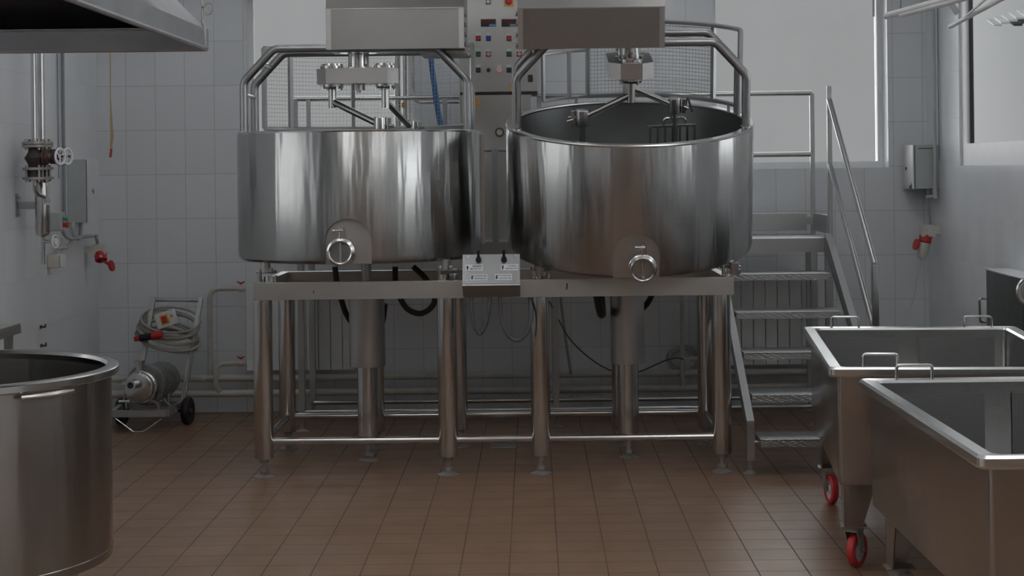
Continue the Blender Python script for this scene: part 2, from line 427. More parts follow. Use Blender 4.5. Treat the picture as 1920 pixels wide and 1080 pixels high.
# ================================================================== CHEESE VATS
R, HV = .675, .705
def rim_y(x, r=.657): return math.sqrt(max(0, r * r - x * x))
def make_vat(label, loc, tilt, s, rotor):
    v = thing('cheese_vat', label, 'vat', loc, (tilt, 0, 0), 'cheese vats on the steel stand', local=True)
    # jacket with a recess for the outlet
    b = MB().lathe([(.0, .001), (R - .07, .0), (R - .022, .006), (R - .005, .02), (R, .045), (R, HV - .012), (R - .004, HV - .002), (R - .012, HV), (R - .045, HV), (R - .045, .06), (0, .06)], 160)
    j = obj('jacket', b, M['vat'], v, smooth=30)
    cw = .122
    poly = [(-cw, -.06), (cw, -.06), (cw, .119)] + [(cw * math.cos(a), .119 + cw * math.sin(a)) for a in [PI * k / 24 for k in range(1, 24)]] + [(-cw, .119)]
    cut = obj('cutter', MB().prism(poly, (0, -R + .032, 0), (1, 0, 0), (0, 0, 1), (0, -.15, 0)), None, keep=True)
    md = j.modifiers.new('b', 'BOOLEAN'); md.operation = 'DIFFERENCE'; md.object = cut; md.solver = 'EXACT'
    cut.parent = v
    dg = bpy.context.evaluated_depsgraph_get(); me = bpy.data.meshes.new_from_object(j.evaluated_get(dg))
    j.modifiers.clear(); j.data = me
    for p in me.polygons: p.use_smooth = True
    me.set_sharp_from_angle(angle=math.radians(30))
    if not me.materials: me.materials.append(M['vat'])
    bpy.data.objects.remove(cut)
    obj('inner_tub', MB().lathe([(R - .046, HV - .004), (R - .0475, .16), (R - .07, .115), (.3, .085), (0, .075), (0, .065), (R - .0455, .065), (R - .0455, HV - .004)], 128), M['tub'], v)
    obj('rim', MB().lathe([(R - .001, HV - .016), (R + .001, HV - .004), (R - .004, HV + .002), (R - .044, HV + .002), (R - .049, HV - .003), (R - .049, HV - .012)], 128, closed=True), M['tube'], v)
    # recess plate and outlet valve
    pl = [(p[0] * .985, p[1] * .985 + .001) for p in poly]; pl = [(x, max(z, .004)) for x, z in pl]
    obj('recess_plate', MB().prism(pl, (0, -R + .0325, 0), (1, 0, 0), (0, 0, 1), (0, -.002, 0)), M['gear'], v)
    cx, cz = -.035 if s > 0 else .03, .068
    yv = -R + .03
    val = obj('outlet_valve', MB().lathe([(.056, -.02), (.056, .03), (.072, .034), (.074, .045), (.074, .054), (.070, .058), (.062, .060), (.060, .068), (.066, .072), (.067, .084), (.060, .089), (.054, .086), (.053, .03)], 48, (cx, yv, cz), (0, -1, 0)), M['tube'], v)
    obj('valve_disc', MB().lathe([(0, .060), (.0535, .060), (.0535, .054), (0, .054)], 40, (cx, yv, cz), (0, -1, 0)), M['sight'], val)
    obj('valve_spindle', MB().cyl((cx, yv - .066, cz - .05), (cx, yv - .066, cz + .05), .0065, seg=12), M['tube'], val)
    hb = MB().cyl((cx, yv - .045, cz + .065), (cx, yv - .045, cz + .125), .014, seg=16).box((cx + .012, yv - .045, cz + .1), (.012, .03, .06), .003)
    hb.cyl((cx + .012, yv - .06, cz + .112), (cx - .03, yv - .065, cz + .112), .006, seg=10).sphere((cx - .034, yv - .065, cz + .112), .009)
    obj('valve_handle', hb, M['tube'], val)
    if s > 0: obj('edge_strip', MB().bar((R + .009, .05, .07), (R + .009, .05, .685), .006, .026, up=(1, 0, 0), bev=.002).box((R + .004, .05, .62), (.012, .022, .022)).box((R + .004, .05, .12), (.012, .022, .022)), M['tube'], v)
    # gantry
    xh, zt, zb, dg_, tr = .612, 1.164, .985, .168, .0225
    for yy in (-.19, .19):
        zz0 = HV - .004
        g = obj('gantry_tube', MB().tube(fillet([(-xh, yy, zz0), (-xh, yy, zb), (-xh + dg_, yy, zt), (xh - dg_, yy, zt), (xh, yy, zb), (xh, yy, zz0)], .07, 6), tr, 20), M['satin'], v)
        for sx in (-1, 1): obj('weld_collar', MB().torus((sx * xh, yy, HV + .004), .0235, .004, seg=24, sseg=6), M['tube'], g)
    for (x, z) in ((-xh + .095, zb + .1), (-xh, zb - .07)) if s > 0 else ((-xh + .10, zb + .11), (xh - .1, zb + .1)):
        obj('gantry_tie', MB().cyl((x, -.19, z), (x, .19, z), .0125, seg=14), M['tube'], v)
    # motor housing, offset to one side
    x0, x1 = (-.147, .603) if s > 0 else (-.60, .170)
    zb0, zf = 1.150, (1.372 if s > 0 else 1.368)
    m = obj('motor_housing', MB().prism([(-.285, zb0), (-.285, zf), (-.215, zf + .12), (-.1, zf + .24), (.25, zf + .24), (.25, zb0)], (x0, 0, 0), (0, 1, 0), (0, 0, 1), (x1 - x0, 0, 0)), M['housing'], v, smooth=10)
    fr = MB().box(((x0 + x1) / 2, -.287, zf - .003), (x1 - x0, .008, .006)).box((x0 + .014, -.2865, (zb0 + zf) / 2), (.028, .005, zf - zb0)).box((x1 - .014, -.2865, (zb0 + zf) / 2), (.028, .005, zf - zb0))
    obj('housing_seam', fr, M['sheet'], m)
    xe = x1 if s > 0 else x0
    for k in range(4):
        z = zf - .03 - .055 * k
        obj('latch_screw', MB().cyl((xe, -.26, z), (xe + s * .008, -.26, z), .008, seg=10).cyl((xe, -.24, z - .014), (xe + s * .013, -.24, z - .014), .005, seg=8), M['tube'], m)
    xa = (x0 + x1) / 2
    bpl = MB().box(((x1 - .12) if s > 0 else (x0 + .12), .06, zb0 - .012), (.26, .42, .02), .002)
    bpl.cyl((xe, -.1, zb0 - .004), (xe + s * .022, -.1, zb0 - .004), .005, seg=8).cyl((xe, .1, zb0 - .02), (xe + s * .03, .1, zb0 - .02), .005, seg=8)
    obj('mounting_plate', bpl, M['sheet'], v)
    # rotor
    q = Matrix.Rotation(rotor, 4, 'Z')
    def rb(mb): bmesh.ops.transform(mb.b, matrix=q, verts=mb.b.verts); return mb
    obj('drive_shaft', MB().lathe([(.0, 1.05), (.06, 1.05), (.06, 1.145), (.105, 1.147), (.105, 1.156), (0, 1.156)], 40).lathe([(.06, 1.05), (.078, 1.052), (.078, 1.066), (.06, 1.068)], 40), M['tube'], v)
    oc = [(.17, .12), (.227, .058), (.227, -.058), (.17, -.12), (-.17, -.12), (-.227, -.058), (-.227, .058), (-.17, .12)]
    gz0, gz1 = .973, 1.058
    g = obj('gearbox', rb(MB().prism(oc, (0, 0, gz0), (1, 0, 0), (0, 1, 0), (0, 0, gz1 - gz0))), M['gear'], v, smooth=20)
    for sx in (-1, 1):
        f = MB().lathe([(0, gz1 - .001), (.066, gz1 - .001), (.066, gz1 + .018), (.05, gz1 + .02), (.05, gz1 + .03), (0, gz1 + .03)], 32, (sx * .148, 0, 0))
        for k in range(6):
            a = 2 * PI * k / 6 + .3; f.cyl((sx * .148 + .057 * math.cos(a), .057 * math.sin(a), gz1 + .015), (sx * .148 + .057 * math.cos(a), .057 * math.sin(a), gz1 + .03), .007, seg=6)
        obj('bearing_cap', rb(f), M['tube'], g)
        f = MB().lathe([(0, gz0 + .001), (.064, gz0 + .001), (.064, gz0 - .012), (.058, gz0 - .026), (.03, gz0 - .028), (0, gz0 - .028)], 32, (sx * .148, 0, 0))
        for k in range(4):
            a = 2 * PI * k / 4 + .6; f.cyl((sx * .148 + .06 * math.cos(a), .06 * math.sin(a), gz0 + .001), (sx * .148 + .06 * math.cos(a), .06 * math.sin(a), gz0 - .034), .007, seg=8)
        obj('lower_flange', rb(f), M['tube'], g)
        obj('stub_shaft', rb(MB().cyl((sx * .148, 0, gz0 - .02), (sx * .148, 0, gz0 - .135), .0225, seg=20)), M['tube'], g)
    obj('grease_cap', rb(MB().cyl((0, 0, gz0 + .001), (0, 0, gz0 - .034), .036, seg=24).cyl((0, 0, gz0 - .03), (0, 0, gz0 - .048), .012, seg=10)), M['gear'], g)
    e = ((.135, -.20), (.27, .30)) if s > 0 else ((-.262, -.17), (.262, .18))
    for sx, (ex, ey), dz in zip((-1, 1), e, (.235, .240) if s > 0 else (.215, .215)):
        st = q @ Vector((sx * .148, 0, gz0 - .095)); en = Vector((ex, ey, gz0 - dz))
        dr = (en - st).normalized()
        obj('mixer_arm', MB().tube([st, en], .0175, 16), M['tube'], v)
        cl = obj('arm_clamp', MB().lathe([(0, .045), (.033, .045), (.036, .04), (.036, -.04), (.033, -.045), (0, -.045)], 28, en).box(en + Vector((.05, -.005, 0)) * (1 if s > 0 or ex > 0 else -1), (.02, .035, .08), .002).cyl(en, en + Vector((.075, -.005, -.005)) * (1 if s > 0 or ex > 0 else -1), .009, seg=10), M['tube'], v)
        tg = MB().tube(fillet([en + Vector((-.05 if ex < 0 else .05, -.03, .0)), en + Vector((-.085 if ex < 0 else .075, -.04, -.008))], 0), .005, 8)
        if ex > 0 and s < 0: tg.bar(en + Vector((.07, -.03, .05)), en + Vector((.095, -.03, -.03)), .006, .012).bar(en + Vector((.06, -.03, -.02)), en + Vector((.065, -.03, .05)), .005, .008)
        obj('clamp_lever', tg, M['tube'], cl)
        # stirring rake
        za = gz0 - dz - .04; zr = .60 if s > 0 else (.645 if ex > 0 else .575)
        rk = MB().cyl((ex, ey, za), (ex, ey, .14), .0165, seg=16)
        rk_o = obj('stirring_rake', rk, M['tube'], v)
        ang = .15 if ex > 0 else -.9
        ux = Vector((math.cos(ang), math.sin(ang), 0)); c0 = Vector((ex, ey, zr))
        L = .12
        rb2 = MB().bar(c0 - ux * (L * (1.3 if ex > 0 else 1)), c0 + ux * L, .022, .012)
        for k in range(7):
            t = -1.15 + 2.1 * k / 6
            if abs(t) > .1: rb2.box(c0 + ux * (L * t) + Vector((0, 0, -.2)), (.011, .03, .4))
        obj('rake_tines', rb2, M['tube'], rk_o)
        obj('rake_grip', MB().tube(fillet([c0 - ux * .062, c0 - ux * .062 + Vector((0, 0, .045)), c0 + ux * .062 + Vector((0, 0, .045)), c0 + ux * .062], .02, 4), .006, 8), M['tube'], rk_o)
    # safety guard round the back
    RG, g0, g1 = .668, HV + .035, HV + (.50 if s > 0 else .465)
    A0, A1 = math.radians(20), math.radians(150 if s > 0 else 108)
    gd = MB()
    def arc(a0, a1, z, r=RG, n=48): return [(r * math.cos(a0 + (a1 - a0) * k / n), r * math.sin(a0 + (a1 - a0) * k / n), z) for k in range(n + 1)]
    gd.tube(arc(A0, A1, g1), .013, 6); gd.tube(arc(A0, A1, g0), .013, 6)
    if s < 0: gd.tube(arc(math.radians(108), math.radians(134), g1 - .16, n=8), .010, 6); gd.tube(arc(math.radians(108), math.radians(134), g0, n=8), .010, 6)
    for a in ([A0, 1.72, 2.307, A1] if s > 0 else [A0, .72, 1.55, A1]):
        gd.box((RG * math.cos(a), RG * math.sin(a), (g0 + g1) / 2), (.022, .022, g1 - g0), rot=a)
    if s < 0:
        for a in (math.radians(134), math.radians(118)): gd.box((RG * math.cos(a), RG * math.sin(a), (g0 + g1 - .16) / 2), (.018, .018, g1 - .16 - g0), rot=a)
    go = obj('safety_guard', gd, M['stair'], v)
    a0, a1 = (.72, A1) if s > 0 else (.72, A1)
    wm = MB()
    nz = 20; wr = .0007 if s > 0 else .0016
    for k in range(1, nz): wm.tube(arc(a0, a1, g0 + (g1 - g0) * k / nz, n=30), wr, 4)
    nv = int((a1 - a0) * RG / .0205)
    for k in range(nv + 1):
        a = a0 + (a1 - a0) * k / nv; wm.tube([(RG * math.cos(a), RG * math.sin(a), g0), (RG * math.cos(a), RG * math.sin(a), g1)], wr * .8, 4)
    obj('guard_mesh', wm, M['stair'], go)
    pg = MB()
    for a in (.5, 1.0, 1.5, 2.0, 2.4): pg.cyl((RG * math.cos(a) * .985, RG * math.sin(a) * .985, HV - .005), (RG * math.cos(a) * .985, RG * math.sin(a) * .985, g0), .009, seg=8)
    obj('guard_peg', pg, M['stair'], go)
    # hinge lugs
    for x in ((-.468, .495) if s > 0 else (-.50, .535)):
        yl = -(9.84 - 9.42) if s > 0 else -.40
        obj('hinge_lug', MB().cyl((x, yl, .012), (x, yl, -.048), .026, seg=16).box((x, yl, -.035), (.075, .03, .026), .006), M['gear'], v)
    return v
vatL = make_vat('level steel vat on the left of the stand, rim seen edge-on at eye level', (-.965, 9.84, 1.136), 0, 1, 0)
vatR = make_vat('steel vat on the right of the stand, tilted forward so its open inside shows', (.532, 9.748, 1.1875), math.radians(12), -1, PI / 2)

# ================================================================== STAND
st = thing('vat_stand', 'long steel stand on round legs carrying both vats', 'stand', (-.21, 9.84, 0))
FY, RY = 9.33, 10.35
zt, zb = 1.038, .945
for nm, a, c in (('front_beam', (-1.485, FY + .02, 0), (1.062, FY + .02, 0)), ('rear_beam', (-1.485, RY, 0), (1.062, RY, 0))):
    obj(nm, MB().box(((a[0] + c[0]) / 2, a[1], (zt + zb) / 2), (c[0] - a[0], .045, zt - zb), .002), M['sheet'], st)
for x in (-1.462, 1.04):
    obj('side_beam', MB().box((x, (FY + RY) / 2, (zt + zb) / 2), (.045, RY - FY - .03, zt - zb - .002), .003), M['sheet'], st)
for x in (-.465, .03): obj('cross_beam', MB().box((x, (FY + RY) / 2, (zt + zb) / 2 - .01), (.045, RY - FY - .03, zt - zb - .02), .003), M['sheet'], st)
def foot(parent, x, y, zl, r=.056, d=.0125):
    b = MB().lathe([(0, 0), (r, 0), (r, .005), (r * .45, .018), (d * 1.2, .024), (0, .024)], 32, (x, y, 0))
    b.cyl((x, y, .02), (x, y, zl + .02), d, seg=14).lathe([(d, .024), (d * 2.1, .024), (d * 2.1, .044), (d, .044)], 6, (x, y, 0)).lathe([(d, zl - .02), (d * 2, zl - .02), (d * 2, zl), (d, zl)], 6, (x, y, 0))
    obj('levelling_foot', b, M['flange'], parent)
for (x, y) in ((-1.446, 9.38), (-.465, 9.38), (.03, 9.38), (.996, 9.38), (-1.452, 10.33), (-.445, 10.33), (.04, 10.33), (1.0, 10.29), (-.93, 10.31), (.50, 10.31)):
    r = .051 if y < 10 else .048
    l = obj('leg', MB().lathe([(0, .098), (r - .004, .098), (r, .104), (r, zb + .004), (0, zb + .004)], 32, (x, y, 0)), M['tube'], st)
    foot(l, x, y, .098)
zr = .188
for xa, xb, y in ((-1.446, -.465, 9.38), (-.465, .03, 9.38), (.03, .996, 9.38)): obj('lower_rail', MB().cyl((xa, y, zr), (xb, y, zr), .019, seg=16), M['tube'], st)
obj('lower_rail', MB().cyl((-1.452, 10.33, zr), (1.0, 10.33, zr), .019, seg=16), M['tube'], st)
for x in (-1.449, .998): obj('lower_rail', MB().cyl((x, 9.38, zr), (x, 10.33, zr), .019, seg=16), M['tube'], st)
for x in (-1.432, -.47, .033, 1.068 - .02):
    obj('hinge_bracket', MB().cyl((x + (.02 if x < -1 else -.01), 9.42, zt - .002), (x + (.02 if x < -1 else -.01), 9.42, zt + .028), .030, seg=20).box((x - .032, 9.42, zt + .032), (.014, .05, .066), .004).box((x + .05, 9.42, zt + .016), (.014, .05, .036), .004).cyl((x - .05, 9.42, zt + .052), (x + .06, 9.42, zt + .052), .008, seg=10), M['tube'], st)
for x, y, rr in ((-.938, 9.88, .1), (.524, 9.88, .095)):
    lc = obj('lift_column', MB().lathe([(0, .135), (.054, .135), (.058, .14), (.058, .55), (0, .55)], 40, (x, y, 0)), M['tube'], st)
    obj('column_sleeve', MB().lathe([(.057, .535), (rr, .53), (rr + .001, .54), (rr - .001, 1.0), (.02, 1.0)], 48, (x, y, 0)), M['gear'], lc)
    obj('piston_rod', MB().cyl((x, y, .99), (x, y, 1.145), .028, seg=24), M['gear'], lc)
    foot(lc, x, y, .135)
    obj('column_bracket', MB().box((x, y, .965), (.3, .05, .03)).box((x, (y + RY) / 2, .965), (.05, RY - y, .03)).box((x, (y + FY) / 2, .975), (.05, y - FY, .03)), M['sheet'], lc)

for px, py in ((1063, 537), (588, 547)):
    q0 = P(px, py, FY - .0028); fb_ = [c for c in st.children if c.name.startswith('front_beam')][0]
    obj('ink_mark', MB().bar(q0 + Vector((-.002, 0, -.017 if px > 1000 else -.010)), q0 + Vector((.002, 0, .017 if px > 1000 else .006)), .0012, .007 if px > 1000 else .004, up=(1, 0, 0)), M['ink'], fb_, 'short dark pen stroke on the beam')
# lever box on the beam
bx0, bx1 = P(867, 533, 9.20), P(975, 533, 9.20)
tp0, tp1 = P(868, 478, 9.29), P(975, 478, 9.29)
lb0 = P(868, 557, 9.298)
cb = thing('lever_box', 'steel lever box with two black joysticks mounted on the stand beam between the vats', 'control box', ((bx0.x + bx1.x) / 2, 9.25, lb0.z))
X0, X1 = bx0.x, bx1.x
side = [(9.20, bx0.z), (9.29, tp0.z), (9.306, tp0.z), (9.306, lb0.z), (9.292, lb0.z), (9.195, bx0.z - .008)]
obj('housing', MB().prism(side, (X0, 0, 0), (0, 1, 0), (0, 0, 1), (X1 - X0, 0, 0)), M['sheet'], cb, smooth=20)
fn = Vector((0, -(tp0.z - bx0.z), .09)).normalized(); fu = Vector((0, .09, tp0.z - bx0.z)).normalized()
Lp = math.hypot(.09, tp0.z - bx0.z)
def face_pt(px, py, lift=.001):
    t = (533 - py) / 55.0; x = X0 + (X1 - X0) * (px - 867) / 108.0
    return Vector((x, 9.20, bx0.z)) + fu * (Lp * t) + fn * lift
fpl = obj('faceplate', MB().prism([(0.001, 0), (X1 - X0 - .001, 0), (X1 - X0 - .001, Lp), (.001, Lp)], Vector((X0, 9.20, bx0.z)), (1, 0, 0), fu, fn * .003), M['satin'], cb)
for px, py in ((877, 483), (967, 482), (875, 527), (966, 527)):
    p = face_pt(px, py, .003); obj('screw', MB().cyl(p, p + fn * .003, .008, seg=14), M['tube'], fpl)
for px in (897, 945):
    p = face_pt(px, 491, .003)
    up = (fn * .55 + Vector((0, .1, 1)) * .75).normalized()
    lv = MB().lathe([(0, 0), (.014, 0), (.016, .008), (.0135, .018), (.0075, .030), (.007, .042), (.0095, .050), (.0095, .058), (.006, .064), (0, .066)], 20, p, up)
    obj('joystick', lv, M['dark'], cb)
for px, py, up_, l1, l2 in ((889, 503, 1, 'ПОДЪЁМ', 'ВАННЫ №1'), (955.5, 503, 1, 'ПОДЪЁМ', 'ВАННЫ №2'), (898, 521, 0, 'ОПУСКАНИЕ', 'ВАННЫ №1'), (944, 521, 0, 'ОПУСКАНИЕ', 'ВАННЫ №2')):
    c = face_pt(px, py, .0032); w, h = .045, .0185
    lo = obj('label', MB().prism([(-w, -h), (w, -h), (w, h), (-w, h)], c, (1, 0, 0), fu, fn * .0008), M['label'], cb, 'white label with an arrow and two lines of Cyrillic text')
    t = place(text_mesh(l1, .0112, 'RIGHT'), c + fn * .0014 + Vector((.041, 0, 0)) + fu * .0075, (1, 0, 0), fu)
    t = merge(t, place(text_mesh(l2, .0112, 'RIGHT'), c + fn * .0014 + Vector((.041, 0, 0)) - fu * .0075, (1, 0, 0), fu))
    d = 1 if up_ else -1
    t.prism([(-.0035, -.012 * d), (.0035, -.012 * d), (.0035, .002 * d), (.008, .002 * d), (0, .014 * d), (-.008, .002 * d), (-.0035, .002 * d)], c + fn * .001 + Vector((-.0355, 0, 0)), (1, 0, 0), fu, fn * .0006)
    obj('lettering', t, M['ink'], lo)
def cable(name, label, cat, pts, r, mat, fr=.05, seg=10, group=None, n=7):
    return obj(name, MB().tube(fillet(pts, fr, n), r, seg), mat, None, label, cat, group)
def smoothpts(pts, n=8):
    pts = [Vector(p) for p in pts]; out = []
    P_ = [pts[0] * 2 - pts[1]] + pts + [pts[-1] * 2 - pts[-2]]
    for i in range(1, len(P_) - 2):
        a, b2, c, d = P_[i - 1:i + 3]
        for k in range(n):
            t = k / n
            out.append(.5 * ((2 * b2) + (c - a) * t + (2 * a - 5 * b2 + 4 * c - d) * t * t + (3 * b2 - a - 3 * c + d) * t ** 3))
    out.append(pts[-1]); return out
def spline(name, label, cat, pts, r, mat, seg=10, group=None, parent=None, flat=1.0):
    return obj(name, MB().tube(smoothpts(pts), r, seg, flat=flat), mat, parent, label, cat, group)
spline('hanging_cable', 'grey cable loop hanging under the left half of the lever box', 'cable', [P(883, 548, 9.31), P(884, 575, 9.30), P(889, 608, 9.3), P(900, 626, 9.3), P(911, 608, 9.29), P(917, 580, 9.29), P(918, 548, 9.31)], .0105, M['greyhose'], group='control cables under the lever box')
spline('hanging_cable', 'grey cable loop hanging from the right half of the lever box to the stand leg', 'cable', [P(937, 548, 9.31), P(938, 575, 9.3), P(943, 612, 9.29), P(958, 634, 9.29), P(975, 637, 9.29), P(990, 620, 9.29), P(995, 590, 9.31), P(993, 556, 9.36)], .0105, M['greyhose'], group='control cables under the lever box')
spline('black_hose', 'black hose passing behind the left lift column under the vat', 'hose', [P(628, 500, 10.0), P(632, 530, 10.0), P(640, 562, 10.0), P(650, 590, 10.02), P(668, 615, 10.05), P(690, 628, 10.06), P(715, 610, 10.05), P(722, 570, 10.02)], .0165, M['hose'], group='black hoses under the vats')
spline('black_hose', 'black hose hanging in a round loop right of the left lift column', 'hose', [P(741, 500, 9.9), P(742, 530, 9.9), P(751, 560, 9.9), P(765, 580, 9.9), P(787, 588, 9.9), P(806, 579, 9.9), P(815, 560, 9.9), P(800, 525, 9.9), P(775, 500, 9.92)], .0165, M['hose'], group='black hoses under the vats')
spline('black_hose', 'thick black hose loop hanging left of the right lift column', 'hose', [P(1116, 535, 9.75), P(1121, 560, 9.75), P(1125, 580, 9.74), P(1128, 589, 9.8), P(1128, 580, 9.92), P(1126, 560, 9.95), P(1124, 530, 9.95)], .025, M['hose'], group='black hoses under the vats')
spline('black_hose', 'black hose curving out on the right of the right lift column', 'hose', [P(1228, 535, 10.0), P(1220, 558, 10.0), P(1211, 572, 10.02), P(1195, 585, 10.05), P(1180, 580, 10.06), P(1170, 545, 10.05)], .0165, M['hose'], group='black hoses under the vats')

# ================================================================== PLATFORM
pf = thing('work_platform', 'steel work platform with railings running behind the vats', 'platform', (.2, 11.3, 0))
PY0, PY1, PZ_, PX0, PX1 = 10.98, 11.70, 1.172, -1.5, 1.86
obj('deck', MB().box(((PX0 + PX1) / 2, (PY0 + PY1) / 2, PZ_ - .006), (PX1 - PX0, PY1 - PY0, .012)), M['tread'], pf)
obj('fascia', MB().box(((PX0 + PX1) / 2, PY0 + .015, PZ_ - .045), (PX1 - PX0, .03, .085)).box(((PX0 + PX1) / 2, PY1 - .015, PZ_ - .045), (PX1 - PX0, .03, .085)).box((PX0 + .015, (PY0 + PY1) / 2, PZ_ - .045), (.03, PY1 - PY0 - .06, .085)).box((PX1 - .015, (PY0 + PY1) / 2, PZ_ - .045), (.03, PY1 - PY0 - .06, .085)), M['stair'], pf)
for x, y, w in ((1.752, PY0 + .02, .042), (1.848, PY0 + .03, .048), (.135, 11.05, .038), (-1.455, PY0 + .02, .04), (-1.47, 11.66, .04), (.135, 11.66, .04), (1.82, 11.66, .03)):
    l = obj('leg', MB().box((x, y, (PZ_ - .08 + .09) / 2), (w, w, PZ_ - .08 - .09), .003), M['stair'], pf); foot(l, x, y, .09, .04, .009)
for y, z in ((PY0 + .02, .12), (11.6, .10)): obj('bottom_rail', MB().cyl((-1.455, y, z), (1.82, y, z), .015, seg=14), M['tube'], pf)
rt = 2.105
for x0, x1 in ((-1.57, -.10), (.04, 1.86)):
    obj('top_rail', MB().cyl((x0, 11.68, rt), (x1, 11.68, rt), .016, seg=14), M['tube'], pf)
    obj('mid_rail', MB().cyl((x0, 11.68, 1.70), (x1, 11.68, 1.70), .016, seg=14), M['tube'], pf)
for x in (-1.565, -1.66 + .18, -.575, .05, 1.86): obj('railing_post', MB().box((x, 11.68, (PZ_ - .05 + rt) / 2), (.03, .03, rt - PZ_ + .05), .003), M['stair'], pf)
# toe boards
tb0, tb1 = P(1340, 398, 11.62), P(1512, 398, 11.62)
obj('toe_board', MB().box(((tb0.x + tb1.x) / 2, 11.62, PZ_ + .085), (tb1.x - tb0.x, .03, .115), .004).box((tb1.x + .05, 11.62, PZ_ + .09), (.12, .012, .05)), M['stair'], pf)
obj('toe_board', MB().box((1.845, 11.3, PZ_ + .085), (.012, .52, .115), .003), M['stair'], pf)
obj('toe_board', MB().box((-.6, 11.66, PZ_ + .085), (1.4, .02, .115), .003), M['stair'], pf)
# guard bar in the gap between the vats
gp = P(928, 281, 11.0)
obj('gate_post', MB().box((gp.x, 11.0, (gp.z + .01 + PZ_ - .06) / 2), (.042, .03, gp.z + .01 - PZ_ + .06), .003), M['stair'], pf)
obj('gate_bar', MB().cyl((gp.x - .3, 11.02, gp.z), (gp.x + .3, 11.02, gp.z), .0135, seg=12), M['stair'], pf)

# ================================================================== STAIRS
ss = thing('platform_stairs', 'steel stairs with five diamond-plate treads and a handrail at right', 'stairs', (1.48, 10.1, 0))
XL, XR = 1.134, 1.835
def stringer(x, rail):
    b = MB(); y0, z0 = 9.30, .075
    poly = [(y0 - .035, z0), (y0 + .03, z0), (y0 + .03, .25), (10.98, PZ_ - .065), (10.98, PZ_ + .03), (10.93, PZ_ + .03), (y0 - .035, .285)]
    b.prism(poly, (x - .02, 0, 0), (0, 1, 0), (0, 0, 1), (.04, 0, 0))
    o = obj('stringer', b, M['stair'], ss, smooth=15); foot(o, x, y0, .075, .036, .007)
stringer(XL, 0); stringer(XR, 1)
for k in range(5):
    z, y = [(.194, 9.21), (.383, 9.56), (.576, 9.91), (.775, 10.26), (.976, 10.61)][k]
    t = MB().box(((XL + XR) / 2, y + .14, z - .004), (XR - XL - .09, .28, .008), .002)
    t.box(((XL + XR) / 2, y + .004, z - .021), (XR - XL - .09, .008, .040), .002).box(((XL + XR) / 2, y + .276, z - .021), (XR - XL - .09, .008, .04), .002)
    tr_ = obj('tread', t, M['tread'], ss)
    obj('tread_bracket', MB().cyl((XL, y + .12, z - .03), (XR, y + .12, z - .03), .008, seg=8), M['stair'], tr_)
yp, zp = 9.56, 1.085
obj('handrail_post', MB().box((1.855, yp, (zp + .30) / 2), (.036, .036, zp - .30), .003), M['tube'], ss)
obj('handrail_post', MB().box((1.855, 10.97, (2.12 + 1.08) / 2), (.03, .03, 2.12 - 1.08), .003), M['stair'], ss)
obj('handrail', MB().tube([(1.855, 10.97, 2.04), (1.855, yp, zp)], .0165, 14), M['tube'], ss)
obj('handrail', MB().tube([(1.855, 10.97, 1.635), (1.855, yp, .70)], .0165, 14), M['tube'], ss)

# ================================================================== CONTROL CABINET
CYF = 11.34
a, c = P(861, 177, CYF), P(1009, 177, CYF)
cc = thing('control_cabinet', 'tall steel control cabinet with buttons and displays between the windows', 'cabinet', ((a.x + c.x) / 2, 11.5, PZ_))
CX0, CX1, CZ = a.x, c.x, a.z
obj('upper_cabinet', MB().box(((CX0 + CX1) / 2, CYF + .14, (CZ + .012 + 3.05) / 2), (CX1 - CX0, .28, 3.05 - CZ - .012), .004), M['sheet'], cc)
lx0, lx1 = P(862, 300, CYF).x, P(998, 300, CYF).x
obj('lower_cabinet', MB().box(((lx0 + lx1) / 2, CYF + .145, (CZ - .006 + PZ_) / 2), (lx1 - lx0, .27, CZ - .006 - PZ_), .003), M['sheet'], cc)
obj('cabinet_gap', MB().box(((CX0 + CX1) / 2, CYF + .145, CZ + .003), (CX1 - CX0 - .01, .26, .022)), M['iron'], cc)
def cab(px, py): p = P(px, py, CYF); return Vector((p.x, CYF, p.z))
def button(px, py, cap, style='sq', label=True):
    c = cab(px, py); s_ = CYF / FPX
    pb = obj('push_button', MB().box(c + Vector((0, -.003, 0)), (9 * s_, .006, 9.5 * s_), .001), M['ink'], cc)
    if label: obj('button_tag', MB().box(c + Vector((0, -.003, 7.6 * s_)), (9 * s_, .006, 5.5 * s_), .001), M['tag'], pb)
    if style == 'round': obj('button_cap', MB().lathe([(0, .016), (3.2 * s_, .016), (3.8 * s_, .012), (3.8 * s_, .003), (0, .003)], 20, c, (0, -1, 0)), M[cap], pb)
    else: obj('button_cap', MB().box(c + Vector((0, -.008, .0)), (6.6 * s_, .012, 7 * s_), .003), M[cap], pb)
button(915.3, 3.5, 'label', 'round', False)
for px, cols in ((896.7, ('red', 'green', 'ink')), (915.8, ('bluep', 'pink', None)), (954.5, ('red', 'green', 'ink')), (973.5, ('bluep', 'pink', None))):
    for py, cl in zip((72, 101.5, 131.5), cols):
        if cl: button(px, py, cl, 'round' if cl in ('red', 'pink', 'ink') else 'sq')
for px in (915.8,):
    c = cab(px, 131.5); obj('rotary_knob', MB().lathe([(0, .02), (.011, .02), (.0135, .003), (0, .003)], 20, c, (0, -1, 0)), M['ink'], cc)
c = cab(936, 131.5); k = obj('stop_button', MB().lathe([(0, .025), (.016, .024), (.0195, .018), (.016, .012), (.01, .012), (.01, .0), (0, 0)], 24, c, (0, -1, 0)), M['pinkl'], cc, 'large pale pink mushroom button')
obj('button_tag', MB().box(c + Vector((0, -.003, .024)), (.03, .006, .018), .001), M['tag'], k)
c = cab(954.3, 3); k = obj('emergency_stop', MB().box(c + Vector((0, -.003, 0)), (.064, .006, .064), .001), M['yellow'], cc, 'red emergency button on a yellow plate')
